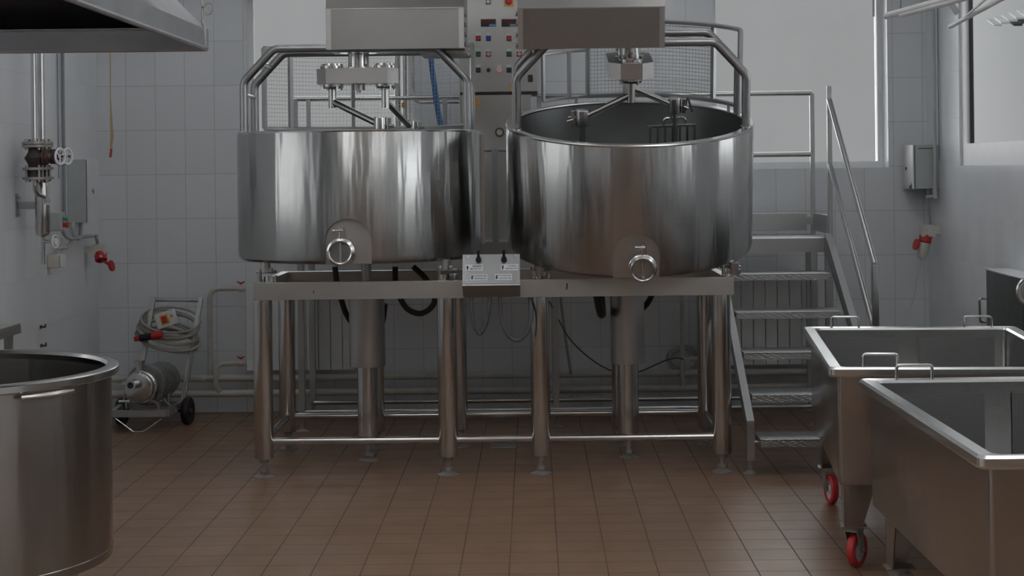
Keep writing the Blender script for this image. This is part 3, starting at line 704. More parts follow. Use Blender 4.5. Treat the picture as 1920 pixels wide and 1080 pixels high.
obj('button_cap', MB().lathe([(0, .034), (.015, .033), (.0225, .024), (.018, .016), (.012, .016), (.012, .004), (0, .004)], 24, c, (0, -1, 0)), M['red'], k)
for px in (915.7, 954.5):
    c = cab(px, 43); d = obj('display', MB().box(c + Vector((0, -.004, 0)), (.097, .008, .049), .002), M['ink'], cc)
    obj('display_lens', MB().box(c + Vector((0, -.0085, .009)), (.08, .002, .022)), M['lens'], d)
    obj('display_sticker', MB().box(c + Vector((.026, -.0085, -.016)), (.042, .002, .015)), M['sticker'], d)
c = cab(994.3, 147); obj('socket_plate', MB().box(c + Vector((0, -.004, 0)), (.031, .008, .045), .002), M['ink'], cc)
obj('handle_strip', MB().box((cab(958, 163).x, CYF - .01, cab(958, 163).z), (.006, .02, .06)), M['orange'], cc)
c = cab(937, 248)
gg = obj('gauge', MB().lathe([(0, .0), (.030, .0), (.030, .022), (.027, .026), (.021, .026), (.019, .02), (0, .02)], 32, c, (0, -1, 0)), M['brown'], cc)
obj('gauge_dial', MB().lathe([(0, .0215), (.019, .0215), (.019, .020), (0, .020)], 24, c, (0, -1, 0)).box(c + Vector((.001, -.023, .003)), (.002, .002, .018)), M['tag'], gg)
vo = P(893, 191, 11.2)
oc_ = thing('cable_clip', 'orange clip with a thin looped wire beside the cabinet front', 'clip', vo)
obj('clip_body', MB().box(vo, (.022, .03, .052), .004).box(vo + Vector((.012, -.004, -.004)), (.02, .02, .03), .003).box(vo + Vector((0, .075, 0)), (.014, .14, .02)), M['orange'], oc_)
obj('clip_wire', MB().tube(smoothpts([P(892, 199, 11.2), P(897, 207, 11.19), P(900, 218, 11.19), P(896, 228, 11.2), P(889, 229, 11.22)]), .002, 6), M['orange'], oc_)

# pipes beside the left window
for px, r, lab in ((746.5, .0205, 'steel pipe standing nearest the left window'), (760, .0165, 'slim steel pipe between its two neighbours beside the left window'), (769, .012, 'pale pipe in the row beside the left window')):
    p = P(px, 240, 11.84); obj('vertical_pipe', MB().cyl((p.x, 11.84, 1.12), (p.x, 11.84, CEIL), r, seg=16), M['tube' if px < 765 else 'pvc'], None, lab, 'pipe', 'pipes beside the left window')
pa = P(774.5, 180, 11.80); pb_ = P(785, 192, 11.80); pc = P(816, 192, 11.80)
obj('bent_pipe', MB().tube(fillet([(pa.x, 11.80, CEIL), (pa.x, 11.80, pb_.z), (pc.x + .3, 11.80, pb_.z)], .06, 7), .013, 14), M['tube'], None, 'steel pipe bending right above the left vat rim, behind the blue hose', 'pipe')
p = P(758, 197, 11.82); obj('pipe_clip', MB().box(p, (.030, .05, .034), .003), M['orange'], None, 'small yellow clip on the slim pipe by the left window', 'clip')
spline('blue_hose', 'blue hose hanging down behind the left vat beside the window pipes', 'hose', [P(800, 20, 11.1), P(805, 80, 11.1), P(808, 110, 11.1), P(813, 150, 11.1), P(820, 200, 11.1), P(827, 245, 11.1), P(832, 330, 11.1), P(834, 420, 11.1), P(840, 447, 11.15)], .0185, M['blue'])

# ================================================================== ROUND TUB, HOOD, SIDE TABLE (LEFT FRONT)
KX, KY, KH, KR = -2.075, 5.94, .975, .655
kt = thing('round_tub', 'large round steel tub at the lower left with an out-turned rim', 'tub', (KX, KY, 0))
r2 = KR - .026
obj('shell', MB().lathe([(r2, .33), (r2, KH - .03), (r2 - .012, KH - .03), (r2 - .012, .40), (r2 - .08, .36), (0, .34), (0, .33)], 160, (KX, KY, 0)).lathe([(r2 - .001, .355), (r2 + .002, .358), (r2 - .001, .361)], 160, (KX, KY, 0)), M['vat2'], kt)
obj('rim', MB().lathe([(r2 - .013, KH - .031), (r2 - .018, KH - .012), (r2 - .012, KH), (KR - .012, KH), (KR, KH - .006), (KR, KH - .026), (KR - .004, KH - .03)], 160, (KX, KY, 0), closed=True), M['tube'], kt)
hd = MB()
hp = []
for k in range(13):
    a = math.radians(-44 + 18 * k / 12)
    hp.append((KX + (KR + .012 * math.sin(PI * k / 12)) * math.cos(a), KY + (KR + .018 * math.sin(PI * k / 12) - .01) * math.sin(a), KH - .043))
hd.tube(hp, .008, 8)
obj('handle', hd, M['tube'], kt)
for a in (.5, 2.1, 3.7, 5.2):
    x, y = KX + .5 * math.cos(a), KY + .5 * math.sin(a)
    l = obj('leg', MB().cyl((x, y, .06), (x, y, .36), .025), M['tube'], kt); foot(l, x, y, .06, .04, .009)
# exhaust hood
h0 = P(387, 92, 6.74); h1 = P(387, 55, 6.74)
HX, HY, HZ, HZ1 = h0.x, 6.74, h0.z, h1.z
hx0, hy0 = WL + .02, 4.6
hood = thing('exhaust_hood', 'grey steel exhaust hood hanging in the upper left corner above the round tub', 'hood', ((HX + hx0) / 2, (HY + hy0) / 2, HZ))
t = .012
lip = MB()
lip.box((HX - t / 2, (HY + hy0) / 2, (HZ + HZ1) / 2), (t, HY - hy0, HZ1 - HZ)).box(((HX + hx0) / 2, HY - t / 2, (HZ + HZ1) / 2), (HX - hx0, t, HZ1 - HZ)).box(((HX + hx0) / 2, hy0 + t / 2, (HZ + HZ1) / 2), (HX - hx0, t, HZ1 - HZ)).box((hx0 + t / 2, (HY + hy0) / 2, (HZ + HZ1) / 2), (t, HY - hy0, HZ1 - HZ))
lip.tube([(HX, hy0, HZ), (HX, HY, HZ), (hx0, HY, HZ)], .009, 8)
obj('lip', lip, M['hood'], hood)
top = ((hx0 + .25, hy0 + .6, HZ1 + .62), (HX - .55, hy0 + .6, HZ1 + .62), (HX - .55, HY - .6, HZ1 + .62), (hx0 + .25, HY - .6, HZ1 + .62))
bot = ((hx0, hy0, HZ1), (HX, hy0, HZ1), (HX, HY, HZ1), (hx0, HY, HZ1))
cn = MB()
vb = [cn.b.verts.new(p) for p in bot]; vt = [cn.b.verts.new(p) for p in top]
for k in range(4): cn.b.faces.new((vb[k], vb[(k + 1) % 4], vt[(k + 1) % 4], vt[k]))
o = obj('canopy', cn, M['hood'], hood, smooth=10)
sm = o.modifiers.new('s', 'SOLIDIFY'); sm.thickness = .008
obj('duct', MB().box(((top[0][0] + top[1][0]) / 2, (top[0][1] + top[2][1]) / 2, (top[0][2] + CEIL) / 2), (top[1][0] - top[0][0], top[2][1] - top[0][1], CEIL - top[0][2])), M['hood'], hood)
obj('inner_gutter', MB().box(((HX + hx0) / 2 , HY - .05, HZ1 - .002), (HX - hx0 - .03, .09, .004)).box((HX - .05, (HY + hy0) / 2, HZ1 - .002), (.09, HY - hy0 - .03, .004)), M['hood'], hood)
hk = P(385, 60, 6.70)
obj('hanging_wire', MB().tube(smoothpts([hk + Vector((0, .0, -.02)), hk + Vector((-.005, 0, .03)), hk + Vector((-.012, 0, .10)), hk + Vector((-.012, 0, .9))]), .0035, 6).tube(smoothpts([P(381, 14, 6.7), P(390, 6, 6.7), P(399, 10, 6.7), P(396, 25, 6.7), P(386, 27, 6.7), P(381, 16, 6.7)]), .002, 6).sphere(P(380.5, 12, 6.7), .007), M['flange'], hood)
obj('corner_clip', MB().box(((HX + .004), HY - .03, (HZ + HZ1) / 2), (.012, .05, HZ1 - HZ), .003), M['hood'], hood)
# side table at the left wall
tq = PX(40, 610, -2.44)
tb = thing('side_table', 'steel side table against the left wall, its corner showing at the left edge', 'table', (-2.68, tq.y - .6, 0))
obj('tabletop', MB().box(((WL + .02 - 2.44) / 2, tq.y - .6, tq.z - .012), (-2.44 - WL - .02, 1.2, .05), .004), M['sheet'], tb)
for x in (-2.49, WL + .06):
    for y in (tq.y - .04, tq.y - 1.15): obj('leg', MB().box((x, y, (tq.z - .03) / 2), (.035, .035, tq.z - .03), .003), M['stair'], tb)

# ================================================================== LEFT WALL FITTINGS
XP = -2.80
sp = []
for n, (px, lab) in enumerate(((65, 'nearer steam pipe of the pair on the left wall, dropping to a flanged valve'), (74.5, 'farther steam pipe of the pair on the left wall, above the filter'))):
    y = PX(px, 180, XP).y + (.03 if n else -.02)
    zt_ = PX(px, 268, XP).z
    obj('steam_pipe', MB().cyl((XP, y, zt_ - .01), (XP, y, CEIL), .0155 if n == 0 else .019, seg=16), M['tube'], None, lab, 'pipe', 'steam pipes on the left wall')
    g = thing('gate_valve', ('dark flanged valve with a round handwheel on the nearer steam pipe', 'dark flanged valve with a round handwheel on the farther steam pipe')[n], 'valve', (XP, y, zt_ - .22), group='valves on the left wall')
    zb_ = zt_ - .2
    for z in (zt_, zt_ - .018, zt_ - .145, zt_ - .2):
        obj('flange', MB().lathe([(0, z - .008), (.064, z - .008), (.066, z - .006), (.066, z + .006), (.064, z + .008), (0, z + .008)], 28, (XP, y, 0)), M['flange'], g)
    for k in range(4):
        a = PI / 4 + k * PI / 2; x_, y_ = XP + .05 * math.cos(a), y + .05 * math.sin(a)
        for q1, q2, q3 in ((zt_ - .04, zt_ + .022, .009), (zt_ - .22, zt_ - .125, .007)): obj('bolt', MB().cyl((x_, y_, q1), (x_, y_, q2), q3, seg=6), M['flange'], g)
        continue
        bl.cyl((x_, y_, zt_ - .04), (x_, y_, zt_ + .022), .009, seg=6).cyl((x_, y_, zt_ - .22), (x_, y_, zt_ - .125), .007, seg=6)
    obj('body', MB().lathe([(0, zt_ - .025), (.03, zt_ - .03), (.036, zt_ - .055), (.055, zt_ - .085), (.038, zt_ - .115), (.032, zt_ - .14), (.04, zt_ - .15), (.04, zt_ - .195), (0, zt_ - .2)], 20, (XP, y, 0)), M['iron'], g)
    zc = zt_ - .078
    bn = MB().cyl((XP + .01, y, zc), (XP + .055, y, zc), .032, .028, 16).cyl((XP + .05, y, zc), (XP + .062, y, zc), .043, seg=16).cyl((XP + .066, y, zc), (XP + .078, y, zc), .043, seg=16).cyl((XP + .076, y, zc), (XP + .10, y, zc), .026, .018, 14)
    for k in range(6):
        a = k * PI / 3; bn.cyl((XP + .044, y + .035 * math.cos(a), zc + .035 * math.sin(a)), (XP + .086, y + .035 * math.cos(a), zc + .035 * math.sin(a)), .006, seg=6)
    obj('bonnet', bn, M['redbrown'], g)
    obj('stem', MB().cyl((XP + .09, y, zc), (XP + .16, y, zc), .008, seg=10), M['iron'], g)
    wc = Vector((XP + .145, y, zc)); ax = Vector((.93, -.36, 0)).normalized(); sdv = Vector((0, 0, 1)).cross(ax)
    hw = MB().torus(wc, .044, .0075, ax, 32, 8).cyl(wc - ax * .006, wc + ax * .008, .011, seg=12)
    for k in range(3):
        a = k * 2 * PI / 3 + .4; hw.cyl(wc, wc + (sdv * math.cos(a) + Vector((0, 0, 1)) * math.sin(a)) * .043, .0045, seg=6)
    obj('handwheel', hw, M['pvc'], g)
    obj('wheel_back', MB().torus(wc - ax * .004, .046, .006, ax, 32, 8), M['navy'], g)
    sp.append((y, zt_ - .208))
(ya, za), (yb, zb2) = sp
fy = yb
ft, fb = PX(75, 335, XP).z, PX(75, 444, XP).z
fi = thing('pipe_filter', 'cylindrical steel filter with a blue lettered label hanging below the valves on the left wall', 'filter', (XP, fy, fb))
obj('filter_body', MB().lathe([(0, ft + .005), (.02, ft + .004), (.034, ft - .008), (.042, ft - .03), (.042, fb + .03), (.036, fb + .012), (.012, fb - .004), (0, fb - .005)], 36, (XP, fy, 0)), M['tube'], fi)
obj('inlet_pipe', MB().cyl((XP, fy, ft - .01), (XP, fy, zb2 + .01), .014, seg=14), M['tube'], fi)
obj('elbow_pipe', MB().tube(fillet([(XP, ya, za + .01), (XP, ya, za - .07), (XP + .02, fy - .03, za - .10)], .05, 6), .0125, 12), M['tube'], fi)
zd = PX(73, 497, XP).z
obj('drain_pipe', MB().cyl((XP, fy, fb + .01), (XP, fy, zd), .0115, seg=14), M['tube'], fi)
zs = PX(80, 453, XP).z
obj('drain_stem', MB().cyl((XP, fy, zs), (XP + .07, fy - .01, zs), .011, .007, 12), M['tube'], fi)
wc = Vector((XP + .075, fy - .01, zs)); ax = Vector((.95, -.3, 0)).normalized()
obj('drain_wheel', MB().torus(wc, .036, .005, ax, 28, 8).cyl(wc - ax * .005, wc + ax * .006, .02, seg=14), M['pvc'], fi)
zk = PX(50, 387, XP).z
obj('wall_bracket', MB().box((WL + .003, fy, zk), (.006, .05, .135)).box(((WL + XP) / 2 - .01, fy, zk), (XP - WL - .04, .03, .042), .002).cyl((WL + .006, fy - .005, zk + .045), (WL + .02, fy - .005, zk + .045), .009, seg=8).cyl((WL + .006, fy - .005, zk - .045), (WL + .02, fy - .005, zk - .045), .009, seg=8), M['stair'], fi)
# label wrapped on the filter
zl = PX(84, 377, XP).z; rl = .0424
lm = MB(); a_0, a_1 = math.radians(-70), math.radians(20)
for k in range(10):
    a1_, a2_ = a_0 + (a_1 - a_0) * k / 10, a_0 + (a_1 - a_0) * (k + 1) / 10
    f = lambda a, z: (XP + rl * math.cos(a), fy + rl * math.sin(a), z)
    lm.quad(f(a1_, zl - .02), f(a2_, zl - .02), f(a2_, zl + .02), f(a1_, zl + .02))
lb = obj('label', lm, M['label'], fi, 'white label with blue letters')
tm = text_mesh('ВОДА', .026)
for v in tm.b.verts:
    a = a_0 + .12 + v.co.x / rl; rr = rl + .0006 + max(0, v.co.z); v.co = Vector((XP + rr * math.cos(a), fy + rr * math.sin(a), zl + v.co.y))
obj('lettering', tm, M['inkblue'], lb)
# electric cabinet
yn, yf = PX(125, 360, WL).y + .02, PX(186, 360, WL + .135).y
zc1, zc0 = PX(140, 299, WL + .05).z, PX(140, 418, WL + .05).z
ec = thing('electric_cabinet', 'grey-green electric cabinet on the left wall near the back corner', 'electric box', (WL + .07, (yn + yf) / 2, zc0))
obj('body', MB().box((WL + .06, (yn + yf) / 2, (zc0 + zc1) / 2), (.118, yf - yn, zc1 - zc0), .004), M['boxg'], ec)
dr = obj('door', MB().box((WL + .128, (yn + yf) / 2, (zc0 + zc1) / 2), (.012, yf - yn + .004, zc1 - zc0 + .002), .004), M['boxw'], ec, 'pale door of the cabinet')
obj('lock', MB().cyl((WL + .134, yn + .1, (zc0 + zc1) / 2), (WL + .139, yn + .1, (zc0 + zc1) / 2), .012, seg=14).box((WL + .142, yn + .1, (zc0 + zc1) / 2 - .008), (.006, .006, .022)), M['flange'], dr)
obj('door_gap', MB().box((WL + .1205, (yn + yf) / 2, (zc0 + zc1) / 2), (.004, yf - yn - .004, zc1 - zc0 - .006)), M['iron'], ec)
# push-button station
pb2 = PX(108, 415, WL + .06)
ps = thing('button_station', 'small grey box with a green and a red push button below the electric cabinet', 'button box', pb2)
obj('body', MB().box((WL + .047, pb2.y, pb2.z), (.094, .11, .115), .012), M['boxg'], ps)
for dz, mt, nm in ((.02, 'greenp', 'green_button'), (-.022, 'red', 'red_button')):
    obj(nm, MB().cyl((WL + .094, pb2.y, pb2.z + dz), (WL + .115, pb2.y, pb2.z + dz), .014, seg=14).cyl((WL + .112, pb2.y, pb2.z + dz), (WL + .124, pb2.y, pb2.z + dz), .018, seg=16), M[mt], ps)
# conduits
y_ = PX(119, 240, WL + .02).y
obj('wall_conduit', MB().cyl((WL + .02, y_, PX(119, 415, WL + .02).z), (WL + .02, y_, CEIL), .011, seg=10), M['conduit'], None, 'grey conduit running up the left wall behind the electric cabinet', 'conduit')
y_ = PX(109.5, 240, WL + .008).y
obj('thin_wire', MB().cyl((WL + .008, y_, PX(109, 335, WL + .02).z), (WL + .008, y_, CEIL), .004, seg=8), M['conduit'], None, 'thin dark wire beside the conduit on the left wall', 'wire')
q_ = lambda px, py, d=.03: PX(px, py, WL + d)
spline('bent_conduit', 'bent pale conduit curving under the electric cabinet', 'conduit', [q_(138, 416, .05), q_(137, 428, .05), q_(140, 443, .05), q_(148, 447, .05), q_(151, 440, .05), q_(151, 417, .05)], .013, M['conduitl'])
spline('bent_conduit', 'pale conduit from the button box sweeping right to the red socket', 'conduit', [q_(117, 431, .05), q_(122, 441, .05), q_(131, 447, .05), q_(145, 446, .05), q_(160, 443, .05), q_(180, 442, .05)], .012, M['conduitl'])
spline('bent_conduit', 'lowest conduit, running from the right down to the white socket', 'conduit', [q_(134, 452, .03), q_(130, 459, .03), q_(124, 464, .03), q_(111, 466, .03), q_(109, 470, .03), q_(107, 476, .03)], .010, M['conduitl'])
w_ = PX(105, 489, WL + .045)
ws = thing('wall_socket', 'white lidded wall socket at the lower end of the left wall conduits', 'socket', w_)
obj('body', MB().box((WL + .0375, w_.y, w_.z), (.075, .085, .085), .012), M['plug'], ws)
obj('lid', MB().box((WL + .086, w_.y, w_.z), (.02, .075, .078), .008), M['white'], ws)
s_ = PX(185, 463, WL + .09)
rs = thing('red_power_socket', 'grey and red power socket with its lid hanging open in the left back corner', 'socket', s_)
def pw_socket(root, c, ax, dn, lidv, q=1.0):
    """c: mid of body, ax: axis of the outlet (unit, down-forward)"""
    ax = Vector(ax).normalized(); back = Vector((1 if c.x > 0 else -1, 0, 0))
    wall = WR if c.x > 0 else WL
    s1 = c - ax * .055 * q
    hx = abs(wall - c.x)
    b = MB().prism([(-.045 * q, .045 * q), (.045 * q, .045 * q), (.06 * q, -.03 * q), (.055 * q, -.05 * q), (-.06 * q, -.05 * q)], s1 + Vector((0, .055 * q, 0)), back * -1, (0, 0, 1), (0, -.11 * q, 0))
    b.box(s1 + back * (hx / 2), (hx, .08 * q, .06 * q), .004)
    obj('housing', b, M['plug'], root)
    obj('collar', MB().lathe([(.03 * q, -.02 * q), (.05 * q, -.02 * q), (.052 * q, -.01 * q), (.052 * q, .045 * q), (.046 * q, .05 * q), (.042 * q, .05 * q), (.042 * q, .0), (0, 0)], 28, c, ax), M['red'], root, 'red collar')
    e = c + ax * .05 * q
    l = MB().lathe([(0, 0), (.046 * q, 0), (.048 * q, .006), (.046 * q, .014), (0, .016)], 28, e + Vector(lidv), Vector(dn))
    l.bar(c + ax * .03 * q, e + Vector(lidv), .03 * q, .01)
    obj('lid', l, M['red'], root)
pw_socket(rs, s_ + Vector((.012, 0, -.055)), (.22, -.40, -.88), (.95, -.2, .25), (.062, -.01, -.035), .78)
p = PX(192, 480, WL + .12); obj('collar_badge', MB().sphere((s_.x + .024, s_.y - .047, s_.z - .06), .009, (1, .4, 1)), M['label'], rs)
cable('socket_conduit', 'short dark conduit dropping into the grey and red power socket', 'conduit', [q_(181, 442, .07), q_(181, 447, .08), q_(183, 456, .08)], .011, M['conduit'], .02)

# hanging strip near the back left corner
a = P(207, 90, 11.8); 
hs = thing('pull_strip', 'yellow hanging strip with a red end near the left back corner', 'strip', P(208, 295, 11.8))
obj('strip_band', MB().tube([Vector((P(206.5, -60, 11.8).x, 11.8, CEIL)), P(206, 60, 11.8), P(207, 130, 11.8), P(207, 180, 11.8), P(208.5, 225, 11.8), P(210, 255, 11.8), P(208, 281, 11.8)], .012, 6, radii=[.003, .003, .004, .003, .009, .012, .009], flat=.3), M['strip'], hs)
obj('red_end', MB().bar(P(209, 279, 11.8), P(207, 295, 11.8), .024, .012, bev=.003), M['red'], hs, 'red end piece')

# ================================================================== HEATING
for py, nm in ((707, 'upper heating pipe running along the foot of the back wall'), (735.5, 'lower heating pipe running along the foot of the back wall')):
    z = P(600, py, 11.8).z
    obj('heating_pipe', MB().cyl((WL, 11.8, z), (WR, 11.8, z), .024, seg=18), M['pipew'], None, nm, 'pipe', 'heating pipes along the back wall')
zu, zlw = P(600, 707, 11.8).z, P(600, 735.5, 11.8).z
def radiator(x0, n, label):
    z0, z1 = .296, .868; w = .0805; yc = 11.80
    rd = thing('radiator', label, 'radiator', (x0 + n * w / 2, yc, z0), group='white sectional radiators')
    for k in range(n):
        xa, xb = x0 + k * w + .002, x0 + (k + 1) * w - .002; xm = (xa + xb) / 2
        b = MB().box((xm, yc - .038, (z0 + z1) / 2), (xb - xa, .012, z1 - z0), .006)
        b.box((xm, yc, (z0 + z1) / 2), (.02, .075, z1 - z0 - .06), .004)
        b.cyl((x0 + k * w, yc, z0 + .04), (x0 + (k + 1) * w, yc, z0 + .04), .022, seg=14).cyl((x0 + k * w, yc, z1 - .04), (x0 + (k + 1) * w, yc, z1 - .04), .022, seg=14)
        b.box((xm, yc + .02, z1 - .012), (xb - xa, .05, .008), .002).box((xm - .02, yc - .01, z1 - .03), (.006, .06, .05))
        obj('section', b, M['white'], rd)
    return rd
rx0 = P(463, 610, 11.80).x; radiator(rx0, 9, 'white radiator on the back wall behind the left end of the stand')
rx1 = P(1546, 600, 11.80).x; radiator(rx1 - 10 * .0805, 10, 'white radiator on the back wall behind the stairs')
def rad_valve(px, py, lab, grp='radiator valves'):
    v0 = P(px, py, 11.8); v = thing('radiator_valve', lab, 'valve', v0, group=grp)
    obj('body', MB().cyl(v0 - Vector((.05, 0, 0)), v0 + Vector((.055, 0, 0)), .016, seg=14).lathe([(0, -.02), (.022, -.02), (.024, 0), (.022, .02), (0, .02)], 14, v0, (1, 0, 0)).cyl(v0 + Vector((.03, 0, 0)), v0 + Vector((.045, 0, 0)), .022, seg=6).cyl(v0, v0 + Vector((0, 0, .035)), .007, seg=8), M['pipew'], v)
    c = v0 + Vector((0, 0, .035))
    obj('butterfly_handle', MB().box(c + Vector((-.014, 0, .004)), (.026, .012, .010), .003, Matrix.Rotation(.45, 3, 'Y')).box(c + Vector((.014, 0, .004)), (.026, .012, .010), .003, Matrix.Rotation(-.45, 3, 'Y')).cyl(c - Vector((0, 0, .008)), c + Vector((0, 0, .006)), .008, seg=10), M['red'], v)
    return v0
va = rad_valve(452, 540.5, 'radiator valve with a red butterfly handle at the upper corner of the left radiator')
vb_ = rad_valve(452, 681, 'radiator valve with a red handle at the lower corner of the left radiator')
def riser(lab, pts, r=.0175, fr=.1):
    return obj('heating_riser', MB().tube(fillet(pts, fr, 7), r, 14), M['pipew'], None, lab, 'pipe', 'painted pipes linking the radiators')
x1 = P(395, 620, 11.83).x; riser('painted pipe rising beside the pump trolley and bending to the upper radiator valve', [(x1, 11.80, zu + .02), (x1, 11.80, va.z), (va.x - .05, 11.80, va.z)])
x2 = P(405, 705, 11.76).x; riser('short painted pipe bending from the lower heating pipe up to the left radiator', [(x2 + .02, 11.775, zlw + .015), (x2, 11.755, zlw + .06), (x2, 11.755, vb_.z), (vb_.x - .05, 11.8, vb_.z)])
x3 = P(1279, 640, 11.77).x; riser('thin painted pipe standing on the lower heating pipe behind the right lift column', [(x3, 11.765, zlw + .02), (x3, 11.765, 1.55)], .0135, 0)
x4 = P(1287, 690, 11.76).x; zz = P(1310, 673, 11.76).z; riser('short painted pipe bending to the foot of the radiator behind the stairs', [(x4, 11.755, zu + .02), (x4, 11.755, zz), (rx1 - .805 + .0, 11.79, zz)], .0165)
pp = P(1281, 728, 11.77)
obj('cap_nub', MB().cyl(P(384, 711, 11.78), P(392, 709, 11.78), .010, seg=10).cyl(P(379, 711, 11.775), P(385, 711, 11.775), .014, seg=6), M['pipew'], None, 'capped pipe stub on the upper heating pipe right of the pump trolley', 'pipe')
# cables behind
hose_c = P(1281, 672, 11.90)
obj('cable_coil', MB().tube(coil(hose_c, .105, .085, 8, .14, (0, 0, 1), (1, 0, 0), spread=.03), .006, 8), M['conduitl'], None, 'grey cable coiled up on the back wall behind the right end of the stand', 'cable')
spline('slack_cable', 'thin dark cable sagging from the stand across the back wall', 'cable', [P(1030, 565, 11.0), P(1045, 595, 11.1), P(1068, 635, 11.3), P(1100, 667, 11.4), P(1135, 690, 11.5), P(1165, 700, 11.6), P(1195, 698, 11.65), P(1225, 686, 11.7), P(1250, 675, 11.72), P(1270, 671, 11.72), P(1282, 674, 11.72)], .0045, M['greyhose'])
spline('pale_hose', 'thin beige hose slanting down the back wall to the heating pipes', 'hose', [P(1051, 556, 11.6), P(1056, 600, 11.65), P(1062, 645, 11.68), P(1069, 692, 11.7), P(1070, 700, 11.74)], .0095, M['cable'])

# ================================================================== PUMP TROLLEY
pl0 = P(262, 790, 11.25)
tx = -2.47
tr = thing('pump_trolley', 'two-wheeled trolley with a tall handle frame standing at the back wall', 'trolley', (tx, 11.25, 0), group=None)
fz0, fz1 = .10, .143
fl0, fl1 = P(213, 776, 11.02), P(313, 776, 11.02); bl1 = P(343, 765, 11.40)
fx0, fx1 = fl0.x, fl1.x
bx_l = P(230, 765, 11.42).x
poly = [(fx0, 11.02), (fx1, 11.02), (bl1.x - .02, 11.42), (bx_l, 11.42)]
fm = MB()
for (a, b2) in zip(poly, poly[1:] + poly[:1]): fm.bar((a[0], a[1], (fz0 + fz1) / 2), (b2[0], b2[1], (fz0 + fz1) / 2), .03, fz1 - fz0, bev=.002)
fm.bar((fx0 + .08, 11.2, .12), (fx1 + .03, 11.2, .12), .04, .03)
obj('base_frame', fm, M['stair'], tr)
hl0, hl1 = P(254, 765, 11.44), P(288, 556, 11.62); hr0, hr1 = P(342, 765, 11.42), P(377, 558, 11.60)
hl0.z = hr0.z = .12
obj('handle_post', MB().bar(hl0, hl1, .032, .03, up=(1, 0, 0), bev=.003), M['stair'], tr); obj('handle_post', MB().bar(hr0, hr1, .032, .03, up=(1, 0, 0), bev=.003), M['stair'], tr)
gL, gR = P(285, 562, 11.615), P(374, 563, 11.597)
obj('handle_bar', MB().cyl(gL, gR, .012, seg=14), M['tube'], tr)
for px, yy, py in ((352, 11.36, 775), (229, 11.38, 773)):
    w = P(px, py, yy); w.z = .088
    wh = obj('wheel', MB().lathe([(0, -.016), (.055, -.017), (.062, -.022), (.082, -.022), (.088, -.012), (.088, .012), (.082, .022), (.062, .022), (.055, .017), (0, .016)], 40, w, (1, -.12, 0)), M['dark'], tr)
    obj('hub', MB().cyl(w - Vector((.028, -.003, 0)), w + Vector((.028, -.003, 0)), .018, seg=16), M['iron'], wh)
wA, wB = P(229, 773, 11.38), P(352, 775, 11.36)
obj('axle', MB().cyl((wA.x, 11.38, .088), (wB.x, 11.36, .088), .010, seg=10), M['iron'], tr)
sa, sb, sm_, sn = P(216, 784, 11.03), P(305, 784, 11.03), P(250, 812, 11.03), P(270, 812, 11.03)
sm_.z = sn.z = .006
obj('stand_foot', MB().tube(fillet([sa, sm_, sn, sb], .02), .005, 8), M['tube'], tr)
# pump on it
ax = Vector((-.13, -1, 0)).normalized()
c0 = P(262, 728, 11.04); zc = .335; c0.z = P(262, 726, 11.04).z
pm = thing('pump', 'steel centrifugal pump with a round cover and motor mounted on the trolley', 'pump', (c0.x, c0.y, fz1))
s1 = c0 - ax * .0
obj('casing', MB().lathe([(0, .03), (.075, .03), (.09, .022), (.094, .01), (.094, -.012), (.102, -.016), (.104, -.035), (.098, -.045), (.06, -.05), (0, -.05)], 48, c0, ax), M['tube'], pm)
inl = c0 + Vector((-.035, 0, .045)) * .55
obj('inlet_port', MB().lathe([(.022, .0), (.030, .02), (.026, .05), (.026, .095), (.034, .098), (.034, .11), (.02, .11), (.02, .03)], 28, inl, ax, closed=False).lathe([(0, .035), (.02, .035)], 20, inl, ax), M['tube'], pm)
obj('inlet_bore', MB().lathe([(0, .106), (.0205, .106), (.0205, .100), (0, .100)], 20, inl, ax), M['ink'], pm)
op = c0 - ax * .04 + Vector((-.01, 0, .05))
obj('outlet_port', MB().cyl(op, op + Vector((0, 0, .105)), .024, seg=20).cyl(op + Vector((0, 0, .098)), op + Vector((0, 0, .112)), .034, seg=24), M['tube'], pm)
m0 = c0 - ax * .05
obj('motor', MB().lathe([(0, 0), (.075, 0), (.08, -.05), (.125, -.055), (.132, -.065), (.132, -.085), (.125, -.09), (.118, -.095), (.114, -.11), (.117, -.36), (.11, -.40), (.09, -.415), (0, -.42)], 48, m0, ax), M['motor'], pm)
fz = zc
sidev = Vector((0, 0, 1)).cross(ax)
for sgn in (-1, 1):
    a = m0 + sidev * (.04 * sgn) + Vector((0, 0, -.08)); a2 = m0 + sidev * (.105 * sgn); a2.z = fz1 + .035; a3 = a2.copy(); a3.z = fz1 - .002
    obj('foot', MB().bar(a, a2, .03, .014).bar(a2, a3, .014, .03, up=(0, 1, 0)), M['stair'], pm)
    a = m0 - ax * .25 + sidev * (.08 * sgn); a.z = fz1 - .003; obj('foot', MB().cyl(a, a + Vector((0, 0, .1)), .012, seg=10), M['stair'], pm)
cl = c0 - ax * .02 - sidev * 0 + Vector((-.105, .0, 0))
obj('side_clamp', MB().box(cl + Vector((0, 0, .02)), (.03, .03, .03), .004).box(cl + Vector((0, 0, -.035)), (.03, .03, .04), .004).cyl(cl + Vector((0, 0, -.08)), cl + Vector((0, 0, .05)), .006, seg=8).cyl(cl + Vector((-.035, 0, -.09)), cl + Vector((.035, 0, -.09)), .008, seg=8), M['tube'], pm)
spline('motor_lead', None, None, [m0 - ax * .22 + Vector((.05, -.02, -.10)), P(312, 755, 11.25), P(322, 762, 11.27), P(340, 762, 11.35), P(346, 750, 11.40), P(345, 730, 11.42), P(352, 700, 11.44), P(360, 650, 11.48), P(366, 620, 11.5)], .007, M['cable'], parent=pm)
